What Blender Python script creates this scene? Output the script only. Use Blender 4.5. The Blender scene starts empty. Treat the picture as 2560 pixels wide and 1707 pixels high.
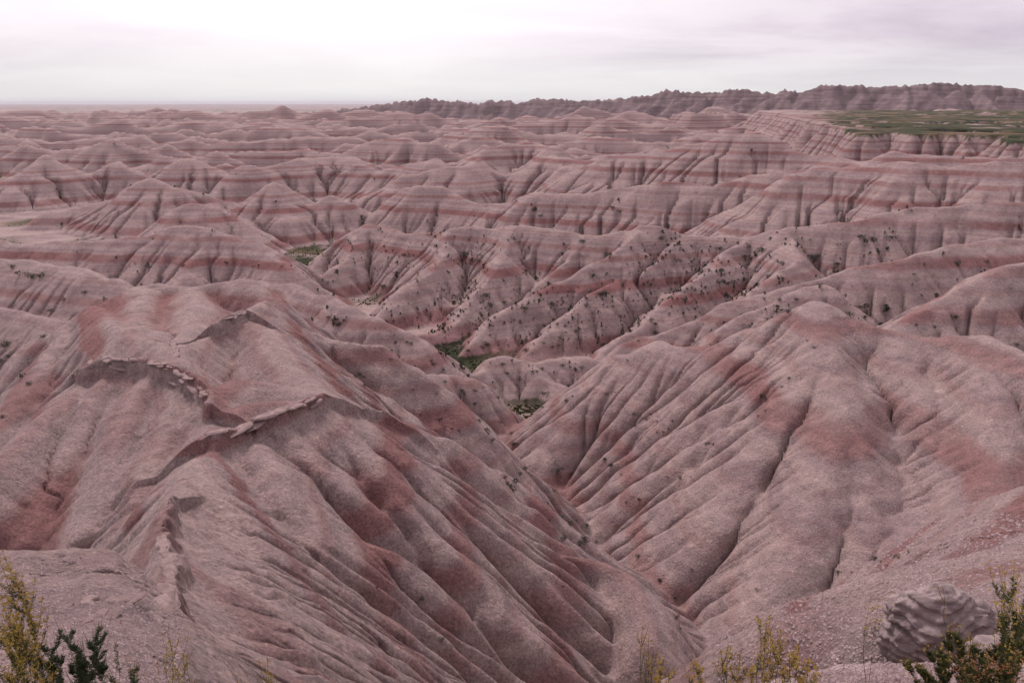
import bpy, bmesh, math, random, time
import numpy as np
T0 = time.time()
S = bpy.context.scene
R_ = math.radians
# ------------------------------------------------------------------ camera
F = 1960.0                    # focal length in units of a 2352 x 1568 picture
PITCH = math.atan(546.0 / F)
cd = bpy.data.cameras.new('camera'); cam = bpy.data.objects.new('camera', cd)
S.collection.objects.link(cam); S.camera = cam
cd.sensor_width = 36.0; cd.lens = 36.0 * F / 2352.0
cd.clip_start = 0.1; cd.clip_end = 90000.0
cam.location = (0, 0, 0); cam.rotation_euler = (math.pi/2 - PITCH, 0, 0)
# ------------------------------------------------------------------ sky, sun, exposure
SUN_EL, SUN_AZ = R_(50), R_(-24)      # veiled sun ahead of the camera, a little to the left
W = bpy.data.worlds.new('World'); S.world = W; W.use_nodes = True
def world():
    nt = W.node_tree; nt.nodes.clear(); N = nt.nodes.new; L = nt.links.new
    out = N('ShaderNodeOutputWorld'); bg = N('ShaderNodeBackground'); bg.inputs[1].default_value = 0.134
    sky = N('ShaderNodeTexSky'); sky.sky_type = 'NISHITA'; sky.sun_disc = False
    sky.sun_elevation = SUN_EL; sky.sun_rotation = SUN_AZ; sky.air_density = 1.2; sky.dust_density = 3.0
    tc = N('ShaderNodeTexCoord')
    sep = N('ShaderNodeSeparateXYZ'); L(tc.outputs['Generated'], sep.inputs[0])
    # cloud deck: direction projected on a high plane
    mz = N('ShaderNodeMath'); mz.operation = 'MAXIMUM'; L(sep.outputs[2], mz.inputs[0]); mz.inputs[1].default_value = 0.0
    ad = N('ShaderNodeMath'); ad.operation = 'ADD'; L(mz.outputs[0], ad.inputs[0]); ad.inputs[1].default_value = 0.10
    dx = N('ShaderNodeMath'); dx.operation = 'DIVIDE'; L(sep.outputs[0], dx.inputs[0]); L(ad.outputs[0], dx.inputs[1])
    dy = N('ShaderNodeMath'); dy.operation = 'DIVIDE'; L(sep.outputs[1], dy.inputs[0]); L(ad.outputs[0], dy.inputs[1])
    cb = N('ShaderNodeCombineXYZ'); L(dx.outputs[0], cb.inputs[0]); L(dy.outputs[0], cb.inputs[1])
    n1 = N('ShaderNodeTexNoise'); n1.inputs['Scale'].default_value = 0.42; n1.inputs['Detail'].default_value = 6; n1.inputs['Roughness'].default_value = 0.55
    n1.inputs['Distortion'].default_value = 0.4
    L(cb.outputs[0], n1.inputs['Vector'])
    # thinner veil towards the sun: glow of the veiled sun
    sd = N('ShaderNodeVectorMath'); sd.operation = 'DOT_PRODUCT'; L(tc.outputs['Generated'], sd.inputs[0])
    sd.inputs[1].default_value = (math.sin(SUN_AZ*.5)*math.cos(R_(30)), math.cos(SUN_AZ*.5)*math.cos(R_(30)), math.sin(R_(30)))
    gl = N('ShaderNodeMapRange'); gl.interpolation_type = 'SMOOTHSTEP'; L(sd.outputs['Value'], gl.inputs[0])
    gl.inputs[1].default_value = 0.77; gl.inputs[2].default_value = 1.0; gl.inputs[3].default_value = 0.0; gl.inputs[4].default_value = 1.0
    # cloud shade from noise, faded out by the glow and towards the horizon
    cr = N('ShaderNodeMapRange'); L(n1.outputs['Fac'], cr.inputs[0]); cr.inputs[1].default_value = 0.42; cr.inputs[2].default_value = 0.60
    cr.inputs[3].default_value = 0.0; cr.inputs[4].default_value = 1.0
    c0 = N('ShaderNodeMix'); c0.data_type = 'RGBA'; L(cr.outputs[0], c0.inputs['Factor'])
    c0.inputs['A'].default_value = (7.5, 6.75, 7.45, 1); c0.inputs['B'].default_value = (5.2, 4.4, 5.4, 1)
    c1 = N('ShaderNodeMix'); c1.data_type = 'RGBA'; L(gl.outputs[0], c1.inputs['Factor'])
    L(c0.outputs['Result'], c1.inputs['A']); c1.inputs['B'].default_value = (11.3, 10.8, 11.1, 1)
    hz = N('ShaderNodeMapRange'); hz.interpolation_type = 'SMOOTHSTEP'; L(sep.outputs[2], hz.inputs[0]); hz.inputs[1].default_value = 0.0; hz.inputs[2].default_value = 0.085
    hz.inputs[3].default_value = 0.75; hz.inputs[4].default_value = 0.0
    c2 = N('ShaderNodeMix'); c2.data_type = 'RGBA'; L(hz.outputs[0], c2.inputs['Factor'])
    L(c1.outputs['Result'], c2.inputs['A']); c2.inputs['B'].default_value = (7.7, 7.9, 7.7, 1)
    mx = N('ShaderNodeMix'); mx.data_type = 'RGBA'; mx.inputs['Factor'].default_value = 0.93
    L(sky.outputs[0], mx.inputs['A']); L(c2.outputs['Result'], mx.inputs['B'])
    L(mx.outputs['Result'], bg.inputs[0]); L(bg.outputs[0], out.inputs[0])
world()
sl = bpy.data.lights.new('sun', 'SUN'); so = bpy.data.objects.new('sun', sl); S.collection.objects.link(so)
sl.energy = 3.3; sl.angle = R_(11); sl.color = (1.0, 0.88, 0.89)
so.rotation_euler = (math.pi/2 - SUN_EL, 0, -SUN_AZ + math.pi)   # light comes from ahead
S.view_settings.view_transform = 'Standard'; S.view_settings.look = 'None'; S.view_settings.gamma = 1.0
S.view_settings.use_curve_mapping = False; S.view_settings.exposure = -0.17
S.cycles.max_bounces = 5; S.cycles.diffuse_bounces = 2; S.cycles.volume_bounces = 0
rng = np.random.default_rng(7); random.seed(7)

# ------------------------------------------------------------------ helpers: world point of a sight line at a forward distance
def P(px, py, d):
    u = (px - 1176.0) / F; v = (784.0 - py) / F
    y = math.cos(PITCH) + v * math.sin(PITCH); z = -math.sin(PITCH) + v * math.cos(PITCH)
    return (u * d / y, d, z * d / y)

# ------------------------------------------------------------------ the terrain lattice (rings round the viewpoint, finer near it)
AZ = R_(40); DA = 0.00262; DR = 0.00262
R0, R1 = 2.2, 3700.0
NA = int(2 * AZ / DA) + 1; NR = int(math.log(R1 / R0) / DR) + 1
az = -AZ + DA * np.arange(NA); lr = math.log(R0) + DR * np.arange(NR)
rr = np.exp(lr)[:, None] * np.ones((1, NA)); aa = np.ones((NR, 1)) * az[None, :]
X = (rr * np.sin(aa)).astype(np.float32); Y = (rr * np.cos(aa)).astype(np.float32); RR = rr.astype(np.float32)

def pnoise(x, y, seed=0):
    r = np.random.default_rng(seed); perm = r.permutation(256).astype(np.int32); perm = np.concatenate([perm, perm])
    ang = r.random(256) * 6.2831853; gx = np.cos(ang).astype(np.float32); gy = np.sin(ang).astype(np.float32)
    xi = np.floor(x).astype(np.int32); yi = np.floor(y).astype(np.int32)
    xf = (x - xi).astype(np.float32); yf = (y - yi).astype(np.float32); xi &= 255; yi &= 255
    u = xf*xf*xf*(xf*(xf*6-15)+10); v = yf*yf*yf*(yf*(yf*6-15)+10)
    def g(ix, iy, fx, fy):
        h = perm[perm[ix & 255] + (iy & 255)]
        return gx[h]*fx + gy[h]*fy
    a = g(xi, yi, xf, yf); b = g(xi+1, yi, xf-1, yf); c = g(xi, yi+1, xf, yf-1); d = g(xi+1, yi+1, xf-1, yf-1)
    return (a + u*(b-a)) + v*((c + u*(d-c)) - (a + u*(b-a)))
def fbm(x, y, f, octv, seed, gain=0.5):
    s = 0; a = 1.0
    for k in range(octv):
        s = s + a * pnoise(x*f + 17.3*k, y*f - 9.1*k, seed+k); a *= gain; f *= 2.03
    return s
LA = (aa).astype(np.float32); LL = (lr[:, None]*np.ones((1, NA))).astype(np.float32)

# valley floor level
def lerp_tab(x, tab):
    return np.interp(x, [t[0] for t in tab], [t[1] for t in tab])
FLOOR = lerp_tab(RR, [(0,-46),(45,-44),(75,-45),(97,-48.5),(130,-53),(180,-58.5),(400,-61),(650,-62),(1100,-58),(2000,-50),(3700,-58)]).astype(np.float32)
FLOOR = FLOOR + 0.5*pnoise(X*0.05, Y*0.05, 3)
H = FLOOR.copy(); OWN = np.zeros(H.shape, np.int16)

# domain warp (small)
wx = RR * np.where(RR < 70, .006, .010) * (pnoise(LA*22, LL*22, 11) + 0.5*pnoise(LA*50, LL*50, 12))
wy = RR * np.where(RR < 70, .006, .010) * (pnoise(LA*22, LL*22, 13) + 0.5*pnoise(LA*50, LL*50, 14))
XW = X + wx; YW = Y + wy

def seg(p, q, slope, r0, own):
    if own >= 4 and own != 7: r0 = r0*.35
    zt = max(p[2], q[2]); 
    zf = -63.0
    rad = (zt - zf) / slope + 2
    cx, cy = (p[0]+q[0])/2, (p[1]+q[1])/2
    rad += math.hypot(p[0]-q[0], p[1]-q[1]) / 2
    rc = math.hypot(cx, cy); 
    ra, rb = max(R0, rc - rad), rc + rad
    if ra >= R1: return
    i0 = max(0, int((math.log(ra) - lr[0]) / DR)); i1 = min(NR, int((math.log(max(rb, R0*1.01)) - lr[0]) / DR) + 2)
    if rad < rc * 0.98:
        ac = math.atan2(cx, cy); w = math.asin(rad / rc)
        j0 = max(0, int((ac - w + AZ) / DA)); j1 = min(NA, int((ac + w + AZ) / DA) + 2)
    else: j0, j1 = 0, NA
    if i1 <= i0 or j1 <= j0: return
    x = XW[i0:i1, j0:j1]; y = YW[i0:i1, j0:j1]
    ex, ey = q[0]-p[0], q[1]-p[1]; l2 = ex*ex + ey*ey + 1e-9
    t = np.clip(((x-p[0])*ex + (y-p[1])*ey) / l2, 0, 1)
    dd = (x - p[0] - t*ex)**2 + (y - p[1] - t*ey)**2
    h = p[2] + t*(q[2]-p[2]) - slope*(np.sqrt(dd + r0*r0) - r0)
    Hs = H[i0:i1, j0:j1]; m = h > Hs
    Hs[m] = h[m]; OWN[i0:i1, j0:j1][m] = own

def poly(pts, slope=0.85, r0=1.5, own=1, jit=0.0, sub=None):
    """crest polyline; optionally subdivided and made uneven"""
    P2 = [pts[0]]
    for a, b in zip(pts[:-1], pts[1:]):
        n = 1
        L_ = math.dist(a[:2], b[:2])
        if sub: n = max(1, int(L_ / sub))
        for k in range(1, n+1):
            t = k/n
            w = (.6 if own >= 16 or own == 6 else 0) if k == n else 1
            P2.append(tuple(a[i] + (b[i]-a[i])*t + w*jit*random.gauss(0, 1)*((1.1 if own >= 16 or own in (4, 6) else .35) if i == 2 else 1) for i in range(3)))
    for a, b in zip(P2[:-1], P2[1:]): seg(a, b, slope, r0, own)
    return P2

def spurs(crest, spacing, base, own, drop=0.55, slope=0.95, r0=1.0, sides=(-1, 1), lvl=1, ang=0.5, minh=3.0):
    """side ridges that run down from a crest"""
    acc = random.random()*spacing; s = 1
    for a, b in zip(crest[:-1], crest[1:]):
        L_ = math.dist(a[:2], b[:2])
        if L_ < 1e-6: continue
        dx, dy = (b[0]-a[0])/L_, (b[1]-a[1])/L_
        while acc < L_:
            t = acc / L_; z = a[2] + (b[2]-a[2])*t
            for sd in sides:
                if random.random() < 0.12: continue
                hgt = z - base
                if hgt < minh: continue
                th = random.uniform(-ang, ang) + (0.35*sd if b[2] < a[2] else -0.35*sd)
                nx, ny = -dy*sd, dx*sd
                c, s_ = math.cos(th), math.sin(th)
                ux, uy = nx*c - ny*s_, nx*s_ + ny*c
                dr = drop*random.uniform(0.8, 1.25)
                ln = hgt / dr * random.uniform(0.75, 1.0)
                px, py, pz = a[0]+dx*acc, a[1]+dy*acc, z - 0.03*hgt
                pts = [(px, py, pz)]; n = 4; turn = random.uniform(-.25, .25)
                for k in range(n):
                    cc, ss = math.cos(turn/n*1.5+random.uniform(-.15,.15)), math.sin(turn/n*1.5+random.uniform(-.15,.15))
                    ux, uy = ux*cc-uy*ss, ux*ss+uy*cc
                    px += ux*ln/n; py += uy*ln/n
                    prof = [0.30, 0.50, 0.78, 1.0][k]
                    pts.append((px, py, z - 0.03*hgt - (z-base)*prof*ln*dr/hgt*random.uniform(.93, 1.05)))
                for p, q in zip(pts[:-1], pts[1:]): seg(p, q, slope, r0, own)
                if lvl > 1: spurs(pts, spacing*0.55, base, own, drop*1.1, slope*1.05, r0*0.6, (-1, 1), lvl-1, ang, minh)
            acc += spacing * random.uniform(0.65, 1.4)
        acc -= L_

NAMES = {0: 'valley_floor', 1: 'near', 2: 'A', 3: 'R', 4: 'mid', 5: 'hills', 6: 'far', 7: 'mesa', 8: 'wall'}
def D(*pts): return [P(*p) for p in pts]

# ---- the wrinkled hill in the left foreground
A0 = D((150,740,88),(230,695,92),(330,655,95),(360,648,95),(440,657,94),(530,640,95),(570,640,94),(620,690,90),(690,768,86))
poly(A0, .95, 1.0, 2, .25, 4)
poly(D((150,740,88),(100,830,78),(60,890,72),(0,965,66),(-100,1040,60),(-200,1100,56)), 1.0, 1.2, 2, .2, 3)
poly(D((215,700,90),(257,738,78),(337,776,66),(380,795,61),(400,830,57)), .95, .8, 2, .2, 3)
poly(D((600,690,82),(562,713,74),(515,732,70),(430,780,64),(385,815,60)), .9, .6, 2, .15, 3)
poly(D((562,713,74),(612,760,68),(672,850,58),(735,908,50)), .9, 1.2, 2, .15, 3)
poly(D((440,657,94),(440,740,78),(425,790,66)), .9, 3, 2, .3, 4)
poly(D((330,655,95),(310,735,80),(330,775,68)), .9, 2.5, 2, .3, 4)
A1 = D((180,850,58),(250,825,59),(340,830,57),(420,850,54),(470,890,50),(480,930,46),(490,1000,41))
poly(A1, 1.15, .5, 2, .12, 2)
poly(D((180,850,58),(150,900,54),(60,990,48),(0,1050,44),(-100,1110,40)), 1.15, 1.0, 2, .15, 3)
poly(D((478,905,48.5),(540,870,52.5),(640,885,52),(720,905,50.5)), .8, 1.0, 2)
poly(D((500,965,44),(560,930,47),(640,920,48.5),(700,918,49.5)), .8, 1.0, 2)
A2 = D((490,1000,41),(560,975,43),(640,950,45),(737,911,49),(873,948,54),(1012,1002,57),(1110,1071,60),(1130,1075,59.5),(1176,1137,57.5),(1192,1172,56))
poly(A2, 1.02, .8, 2, .12, 3)
poly(D((1192,1172,56),(1240,1220,54.5),(1297,1264,53),(1385,1292,53),(1450,1327,51),(1475,1383,48),(1490,1470,44)), 1.3, .8, 2, .12, 3)
poly(D((737,911,49),(850,1000,50),(960,1067,52),(1052,1127,54),(1192,1172,56)), .95, .8, 2, .12, 3)
poly(D((490,1000,41),(430,1080,34),(394,1148,28.5),(373,1225,24),(397,1286,20.5),(397,1373,17),(385,1400,15.5),(390,1500,11),(395,1568,8)), 1.1, .5, 2, .06, 1.5)
# spurs of the long right-hand flank
for a in [((560,975,43),(640,1120,37),(720,1260,33),(790,1400,30),(830,1560,27)),
          ((640,950,45),(760,1110,41),(860,1250,38),(960,1400,35.5),(1060,1560,33)),
          ((737,911,49),(860,1080,45),(960,1220,42),(1080,1370,40),(1210,1530,38)),
          ((873,1010,50.2),(1000,1170,47),(1120,1320,45),(1240,1450,43),(1330,1560,41.5)),
          ((1052,1127,54),(1160,1260,50),(1270,1380,47),(1380,1500,44.5),(1430,1568,43)),
          ((430,1080,34),(520,1200,29.5),(600,1330,26),(680,1450,24),(760,1568,22.5)),
          ((394,1160,28.2),(470,1290,23.5),(560,1420,21),(660,1540,19.5)),
          ((397,1300,20),(460,1400,18),(560,1520,16.5),(620,1600,15.6)),
          ((340,832,57),(290,960,49),(240,1100,42),(190,1220,37)),
          ((250,826,59),(190,960,51),(110,1110,44),(40,1240,39)),
          ((420,852,54),(380,980,46),(330,1120,39),(270,1240,34.5)),
          ((480,960,44),(440,1060,38),(360,1190,32),(300,1280,29))]:
    poly(D(*a), 1.05, .9, 2, .15, 3)
# ---- ridge B behind it
B = D((620,765,88),(700,772,86),(800,782,84),(870,790,84),(905,815,83),(960,850,82),(1000,872,82),(1060,950,86),(1120,1030,91),(1165,1100,97))
poly(B, 1.1, 1.0, 9, .2, 4)
poly(D((700,820,76),(760,840,74),(830,880,73),(900,940,74),(1000,1000,77)), .9, 1.0, 9, .2, 4)
# ---- K, T and the low domes
K = D((600,640,195),(690,660,180),(799,698,165),(873,735,160),(939,761,158),(1000,809,160),(1033,842,166)); poly(K, .8, 1.5, 10, .4, 6)
spurs(K, 12, -58, 10, .6, .9, 1.2, (-1,1), 2)
T_ = D((940,870,112),(1020,854,125),(1074,866,124),(1135,932,122),(1176,977,124),(1237,1035,127)); poly(T_, .9, 1.5, 11, .2, 5)
O_ = D((1115,850,160),(1135,821,163),(1168,816,165),(1217,827,165),(1299,821,168),(1361,821,168),(1385,835,168)); poly(O_, .75, 2.5, 12, .3, 5)
poly(D((1200,822,165),(1270,870,158),(1330,912,150)), .75, 2.0, 12, .3, 5)
# ---- the broad right-hand hill
Rr = D((1440,815,113),(1511,786,112),(1580,795,108),(1643,800,106),(1730,754,103),(1820,715,101),(1883,692,100),(1966,734,97),(2040,760,95),(2115,775,93),(2260,769,88),(2347,808,82),(2500,840,76),(2650,830,72))
poly(Rr, .85, 1.6, 3, .2, 4)
for a in [((1511,786,112),(1440,815,113),(1380,880,110),(1340,925,108),(1250,1030,103),(1190,1120,98)),
          ((1511,786,112),(1480,900,106),(1400,1000,102),(1320,1130,97),(1270,1200,93)),
          ((1643,800,106),(1620,900,98),(1540,1050,90),(1440,1220,83),(1400,1290,80)),
          ((1730,754,103),(1740,850,93),(1670,980,85),(1590,1130,78),(1520,1260,73),(1470,1340,70)),
          ((1883,692,100),(1890,780,91),(1830,900,83),(1740,1040,76),(1660,1180,70),(1600,1320,66),(1560,1420,63)),
          ((1890,780,91),(1930,860,84),(1930,940,78),(1880,1100,69),(1830,1250,62),(1740,1400,56.5),(1680,1480,54)),
          ((1930,940,78),(1990,1100,69.5),(1985,1250,62),(1950,1370,57)),
          ((2040,760,95),(2130,900,82),(2170,1030,73),(2140,1180,64.5),(2080,1300,58)),
          ((2260,769,88),(2290,900,77),(2310,1040,68),(2290,1150,62))]:
    poly(D(*a), .88, 2.2, 3, .2, 4)
# ---- middle ridges
M = D((640,665,262),(730,600,285),(780,548,298),(836,513,300),(880,520,295),(942,531,285),(1029,534,275),(1036,522,272),(1135,521,268),(1176,513,265),(1238,518,262),(1287,526,258),(1357,542,252),(1430,528,248),(1476,513,245),(1510,516,245),(1576,535,245),(1716,543,240),(1801,523,235),(1976,505,228),(2116,470,230),(2352,455,225),(2600,440,220))
poly(M, .85, 1.2, 4, .5, 7)
for a in [((1476,515,245),(1420,580,232),(1380,600,228),(1250,660,218),(1150,720,208),(1050,820,193)),
          ((1576,535,245),(1500,600,232),(1440,640,225),(1361,670,215),(1250,768,200),(1210,820,190)),
          ((1036,525,272),(1010,600,252),(942,649,238),(856,725,222)),
          ((1176,515,265),(1160,590,246),(1090,680,228),(1030,750,214),(960,770,205)),
          ((836,513,300),(800,580,280),(720,640,262),(650,680,245)),
          ((1716,543,240),(1651,597,225),(1593,643,212),(1515,709,200),(1419,779,190),(1380,815,185)),
          ((1801,523,235),(1840,600,212),(1760,640,200))]:
    pl = poly(D(*a), .85, 1.5, 4, .35, 6)
    spurs(pl, 13, -57, 4, .65, .9, 1.2, (-1, 1), 1)
spurs(M, 15, -56, 4, .62, .92, 1.2, (-1, 1), 2)
S5 = D((2600,530,178),(2352,540,175),(2200,560,172),(2057,601,165),(1962,614,165),(1883,638,165),(1776,668,165),(1668,697,165),(1600,730,165),(1507,767,165),(1431,788,168))
poly(S5, .8, 1.5, 13, .4, 6); spurs(S5, 16, -56, 13, .6, .88, 1.5, (-1, 1), 1)
S6 = D((1900,650,152),(1830,668,151),(1760,700,150),(1709,721,150),(1635,775,148),(1580,805,145)); poly(S6, .8, 1.5, 14, .3, 6)
Q = D((2600,560,132),(2352,597,130),(2268,622,128),(2156,688,125),(2083,729,122),(2070,765,120)); poly(Q, .8, 1.8, 15, .3, 6)
spurs(Q, 14, -50, 15, .6, .88, 1.5, (-1, 1), 1)
# ---- hills left of the grassy flat and rows behind
L1 = D((-200,560,285),(0,548,280),(110,560,275),(200,550,272),(330,540,272),(390,516,272),(450,516,270),(520,540,268),(600,562,262),(645,600,252)); poly(L1, .7, 2.5, 16, .6, 8)
spurs(L1, 20, -60, 16, .5, .8, 2.5, (-1, 1), 2)
L2 = D((-200,590,205),(0,590,200),(100,605,195),(200,622,188),(300,668,178)); poly(L2, .7, 2.5, 17, .5, 8); spurs(L2, 18, -58, 17, .5, .8, 2.0, (-1, 1), 2)
L3 = D((-200,690,148),(0,712,140),(100,730,135),(180,738,130)); poly(L3, .75, 2, 18, .4, 6); spurs(L3, 14, -56, 18, .55, .85, 1.8, (-1, 1), 1)
N_ = D((865,505,415),(920,435,405),(950,427,402),(1005,430,397),(1050,455,388),(1100,465,378),(1176,460,372),(1225,438,368),(1351,440,358),(1450,430,352),(1526,415,345),(1650,420,338),(1776,392,332),(1950,402,322),(2150,388,305),(2352,382,295),(2600,380,290))
poly(N_, .8, 2, 19, .8, 10); spurs(N_, 20, -58, 19, .55, .88, 2, (-1, 1), 2)
for hi_, (pts, sp) in enumerate([(((60,520,440),(200,470,440),(290,440,436),(350,408,432),(400,425,430),(470,445,430),(560,478,425)), 20),
            (((560,520,395),(600,440,402),(632,418,402),(700,470,395),(760,450,405),(830,480,410)), 20),
            (((330,560,330),(420,470,360),(480,460,365),(540,500,360)), 18),
            (((-150,400,560),(0,420,545),(60,380,540),(110,350,560),(180,395,560),(260,370,580),(330,400,560),(420,370,570),(520,400,560)), 24),
            (((560,380,560),(700,360,600),(780,350,610),(880,385,580),(1000,370,560),(1100,395,520),(1250,360,480),(1330,370,470),(1420,350,460)), 24),
            (((930,400,470),(1060,375,470),(1160,330,520),(1240,330,520),(1330,385,450)), 24),
            (((1350,375,430),(1480,350,420),(1600,318,410),(1680,309,405),(1760,318,400),(1860,345,385),(1960,365,365),(2060,350,350),(2160,362,345),(2300,352,335),(2500,360,325)), 26),
            (((1830,400,300),(1900,372,300),(2000,382,290),(2090,366,288),(2200,378,280),(2300,362,275),(2400,372,270),(2600,365,265)), 20)]):
    pl = poly(D(*pts), .62, 3, 20+hi_, 1.6, 14); spurs(pl, sp*.8, -60, 20+hi_, .55, .92, 1.2, (-1, 1), 2)
# ---- procedural rows farther back
for k in range(46):
    d = 560 * math.exp(k/46*1.35) * random.uniform(.95, 1.05)
    cx = random.uniform(-.75, .7) * d
    top = lerp_tab(d, [(500,-33),(900,-27),(1400,-21),(2200,-14)]) + random.uniform(-6, 4) - (5 if cx < -.2*d else 0)
    n = 9; wl = d*random.uniform(.16, .34); th = random.uniform(-.5, .5)
    pts = []
    for i in range(n):
        t = (i/(n-1)-.5)*2
        pts.append((cx + t*wl*math.cos(th) + random.uniform(-1,1)*d*.012, d + t*wl*math.sin(th) + random.uniform(-1,1)*d*.022, top - 9*abs(t)**2 - random.random()*8 + (6 if random.random() < .3 else 0)))
    pl = poly(pts, .95, .5, 6, d*.004, d*.025)
    spurs(pl, d*.035, -60, 6, .55, 1.0, 1.0, (-1, 1), 2)
# ---- grassy tableland on the right
u = np.tan(LA)*F + 1176
rf = lerp_tab(u, [(0,9000),(900,3000),(1200,2300),(1500,1700),(1700,1200),(1780,900),(1860,560),(1950,470),(2100,470),(2250,430),(2352,380),(2600,350)])
rf = rf * (1 + .22*fbm(LA, 0*LL+3.3, 9, 4, 31))
HOLE = fbm(LA, LL, 13, 4, 45)*np.clip((RR-250)/200, 0, 1)
topz = lerp_tab(RR, [(250,-15.5),(500,-12.5),(1000,-9.5),(1800,-6),(3700,-4)]) + .8*fbm(X, Y, .006, 3, 41) - 9.0*np.clip(3*(HOLE-.16), 0, 1)
rb = 1250*(1 + .12*fbm(LA, 0*LL+1.7, 12, 3, 38))
inside = (RR > rf) & (RR < rb) & (LA > .18)
bj = np.nonzero(az > .18)[0]; bp = []
for arr in (rf[0], rb[NR//2]):
    q = [(float(arr[j])*math.sin(az[j]), float(arr[j])*math.cos(az[j])) for j in bj if arr[j] < 1400]
    for p0, p1 in zip(q[:-1], q[1:]):
        n = max(1, int(math.dist(p0, p1)/12))
        for k in range(n): bp.append((p0[0]+(p1[0]-p0[0])*k/n, p0[1]+(p1[1]-p0[1])*k/n))
bp = np.array(bp, np.float32)
i0 = int((math.log(180)-lr[0])/DR); i9 = int((math.log(1500)-lr[0])/DR); j0 = int((.05+AZ)/DA)
sub = (slice(i0, i9), slice(j0, None)); xs_, ys_ = X[sub], Y[sub]
dm = np.full(xs_.shape, 1e9, np.float32)
for p in bp[::2]: np.minimum(dm, (xs_-p[0])**2 + (ys_-p[1])**2, out=dm)
out_ = np.full(H.shape, 1e4, np.float32); out_[sub] = np.sqrt(dm); out_[inside] = 0
mes = topz - np.minimum(1.3*out_, 3 + 1.05*out_)*(1 + .55*pnoise(LA*13, LL*5, 47) + .3*pnoise(LA*30, LL*12, 48))
m = mes > H; H[m] = mes[m]; OWN[m] = 7
FLAT = (out_ <= 0) & (OWN == 7) & (HOLE < .2)
# ---- skyline wall
wl = [(640,262),(740,258),(790,250),(850,243),(880,236),(900,236),(940,232),(990,225),(1040,232),(1090,236),(1160,230),(1190,236),(1250,227),(1340,230),(1430,226),(1465,220),(1490,222),(1510,208),(1560,210),(1640,212),(1655,208),(1700,206),(1740,214),(1760,208),(1775,214),(1800,206),(1830,214),(1860,205),(1880,195),(1950,195),(1990,197),(2100,194),(2170,190),(2220,192),(2290,197),(2352,206),(2500,205),(2700,215)]
def wd(x): return float(np.interp(x, [640,900,1500,1900,2700],[3300,3000,2400,2100,1900]))
xs = np.interp
uu = np.arange(640, 2700, 7.0); prev = None
for q in uu:
    y = float(np.interp(q, [w[0] for w in wl], [w[1] for w in wl]))
    jag = random.choice([0,0,.8,1.8,-1.0,2.6]) if q < 2000 else random.choice([0,0,.6,-.6])
    p = P(q, y + 1.5*random.random() - jag, wd(q) + random.uniform(-14, 14))
    if prev: seg(prev, p, 1.35, 1.5, 8)
    prev = p
pl = [P(q, float(np.interp(q, [w[0] for w in wl], [w[1]+14 for w in wl])), wd(q)-35) for q in np.arange(640, 2700, 45.)]
spurs(pl, 45, -20, 8, .5, .9, 3, (-1,), 2)
# left skyline rows
for q0, q1, yy, dd in [(-300, 760, 257, 2700), (-300, 560, 266, 2200), (-300, 900, 272, 1850)]:
    pl = [P(q, yy + random.choice([-4,-1.5,0,0,2,3.5]), dd + random.uniform(-40, 40)) for q in np.arange(q0, q1, 13.)]
    poly(pl, .9, 2, 6); spurs(pl, 90, -55, 6, .5, .85, 3, (-1, 1), 1)

# ------------------------------------------------------------------ the rim the viewer stands on (thin-plate surface through sighted points)
near = [(-6,0,-3.2),(0,0,-1.6),(6,0,-2.0),(14,0,-2.5),(25,0,-3),(-14,0,-4.4),(-25,0,-5)]
near += D((60,1568,5.6),(250,1568,6.2),(0,1430,8.8),(200,1430,9.2),(0,1330,11.6),(150,1320,12.2),(300,1340,12.0),(350,1400,10.6),(380,1480,8.8),
          (-200,1300,13),(-400,1300,13),(-300,1500,8))
near += D((0,1282,13.8),(130,1277,13.8),(265,1266,13.6),(365,1375,11.5))
# right rim
near += D((1760,1568,3.6),(1900,1568,3.7),(2100,1568,3.8),(2300,1568,4.0),(1900,1535,4.3),(2100,1530,4.5),(2300,1530,4.6))
near += D((2347,1128,45),(2227,1158,43),(2160,1188,40),(2100,1271,34),(1984,1345,28.5),(1913,1406,24.5),(1807,1484,19),(1733,1529,15.5))
near += D((2300,1250,30),(2250,1350,20),(2100,1400,17),(2150,1470,9),(2000,1480,11),(1900,1510,10),(2330,1450,10),(2500,1300,22),(2600,1130,42),(2600,1250,28))
def drop(pts, dx, dy, s):
    out = []
    for p in pts:
        for k in (1.5, 5.0): 
            out.append((p[0]+dx*k, p[1]+dy*k, p[2]-s*k*math.hypot(dx, dy)))
    return out
near += drop(D((0,1282,13.8),(130,1277,13.8),(265,1266,13.6),(-200,1300,13)), -.1, 1, 1.35)
near += drop(D((365,1375,11.5),(390,1500,8.6),(400,1568,6.8)), 1, .2, 1.3)
near += drop(D((2160,1188,40),(2100,1271,34),(1984,1345,28.5),(1913,1406,24.5),(1807,1484,19),(1733,1529,15.5)), -.8, .6, 1.2)
near += drop(D((2347,1128,45),(2600,1130,42)), 0, 1, 1.1)
near += [(-1.2,1.6,-2.1),(.6,1.8,-2.0),(-1.4,3.3,-3.0),(0.3,3.4,-3.0),(1.1,3.1,-2.75),(-.9,4.5,-4.9),(0.5,4.5,-4.7),(-2.6,3.6,-3.5),(0,8,-11),(-2,14,-19),(3,14,-17),(0,24,-31),(6,26,-28),(-6,6,-4.9)]
near += [(x_, y_, -48) for y_ in (34, 44, 56) for x_ in (-36, -26, -14, -4)] + [(3, 34, -42), (6, 46, -46), (10, 58, -48), (-12, 22, -30), (-22, 22, -32), (-20, 16, -20), (14,58,-48)]
near = np.array(near)
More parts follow.
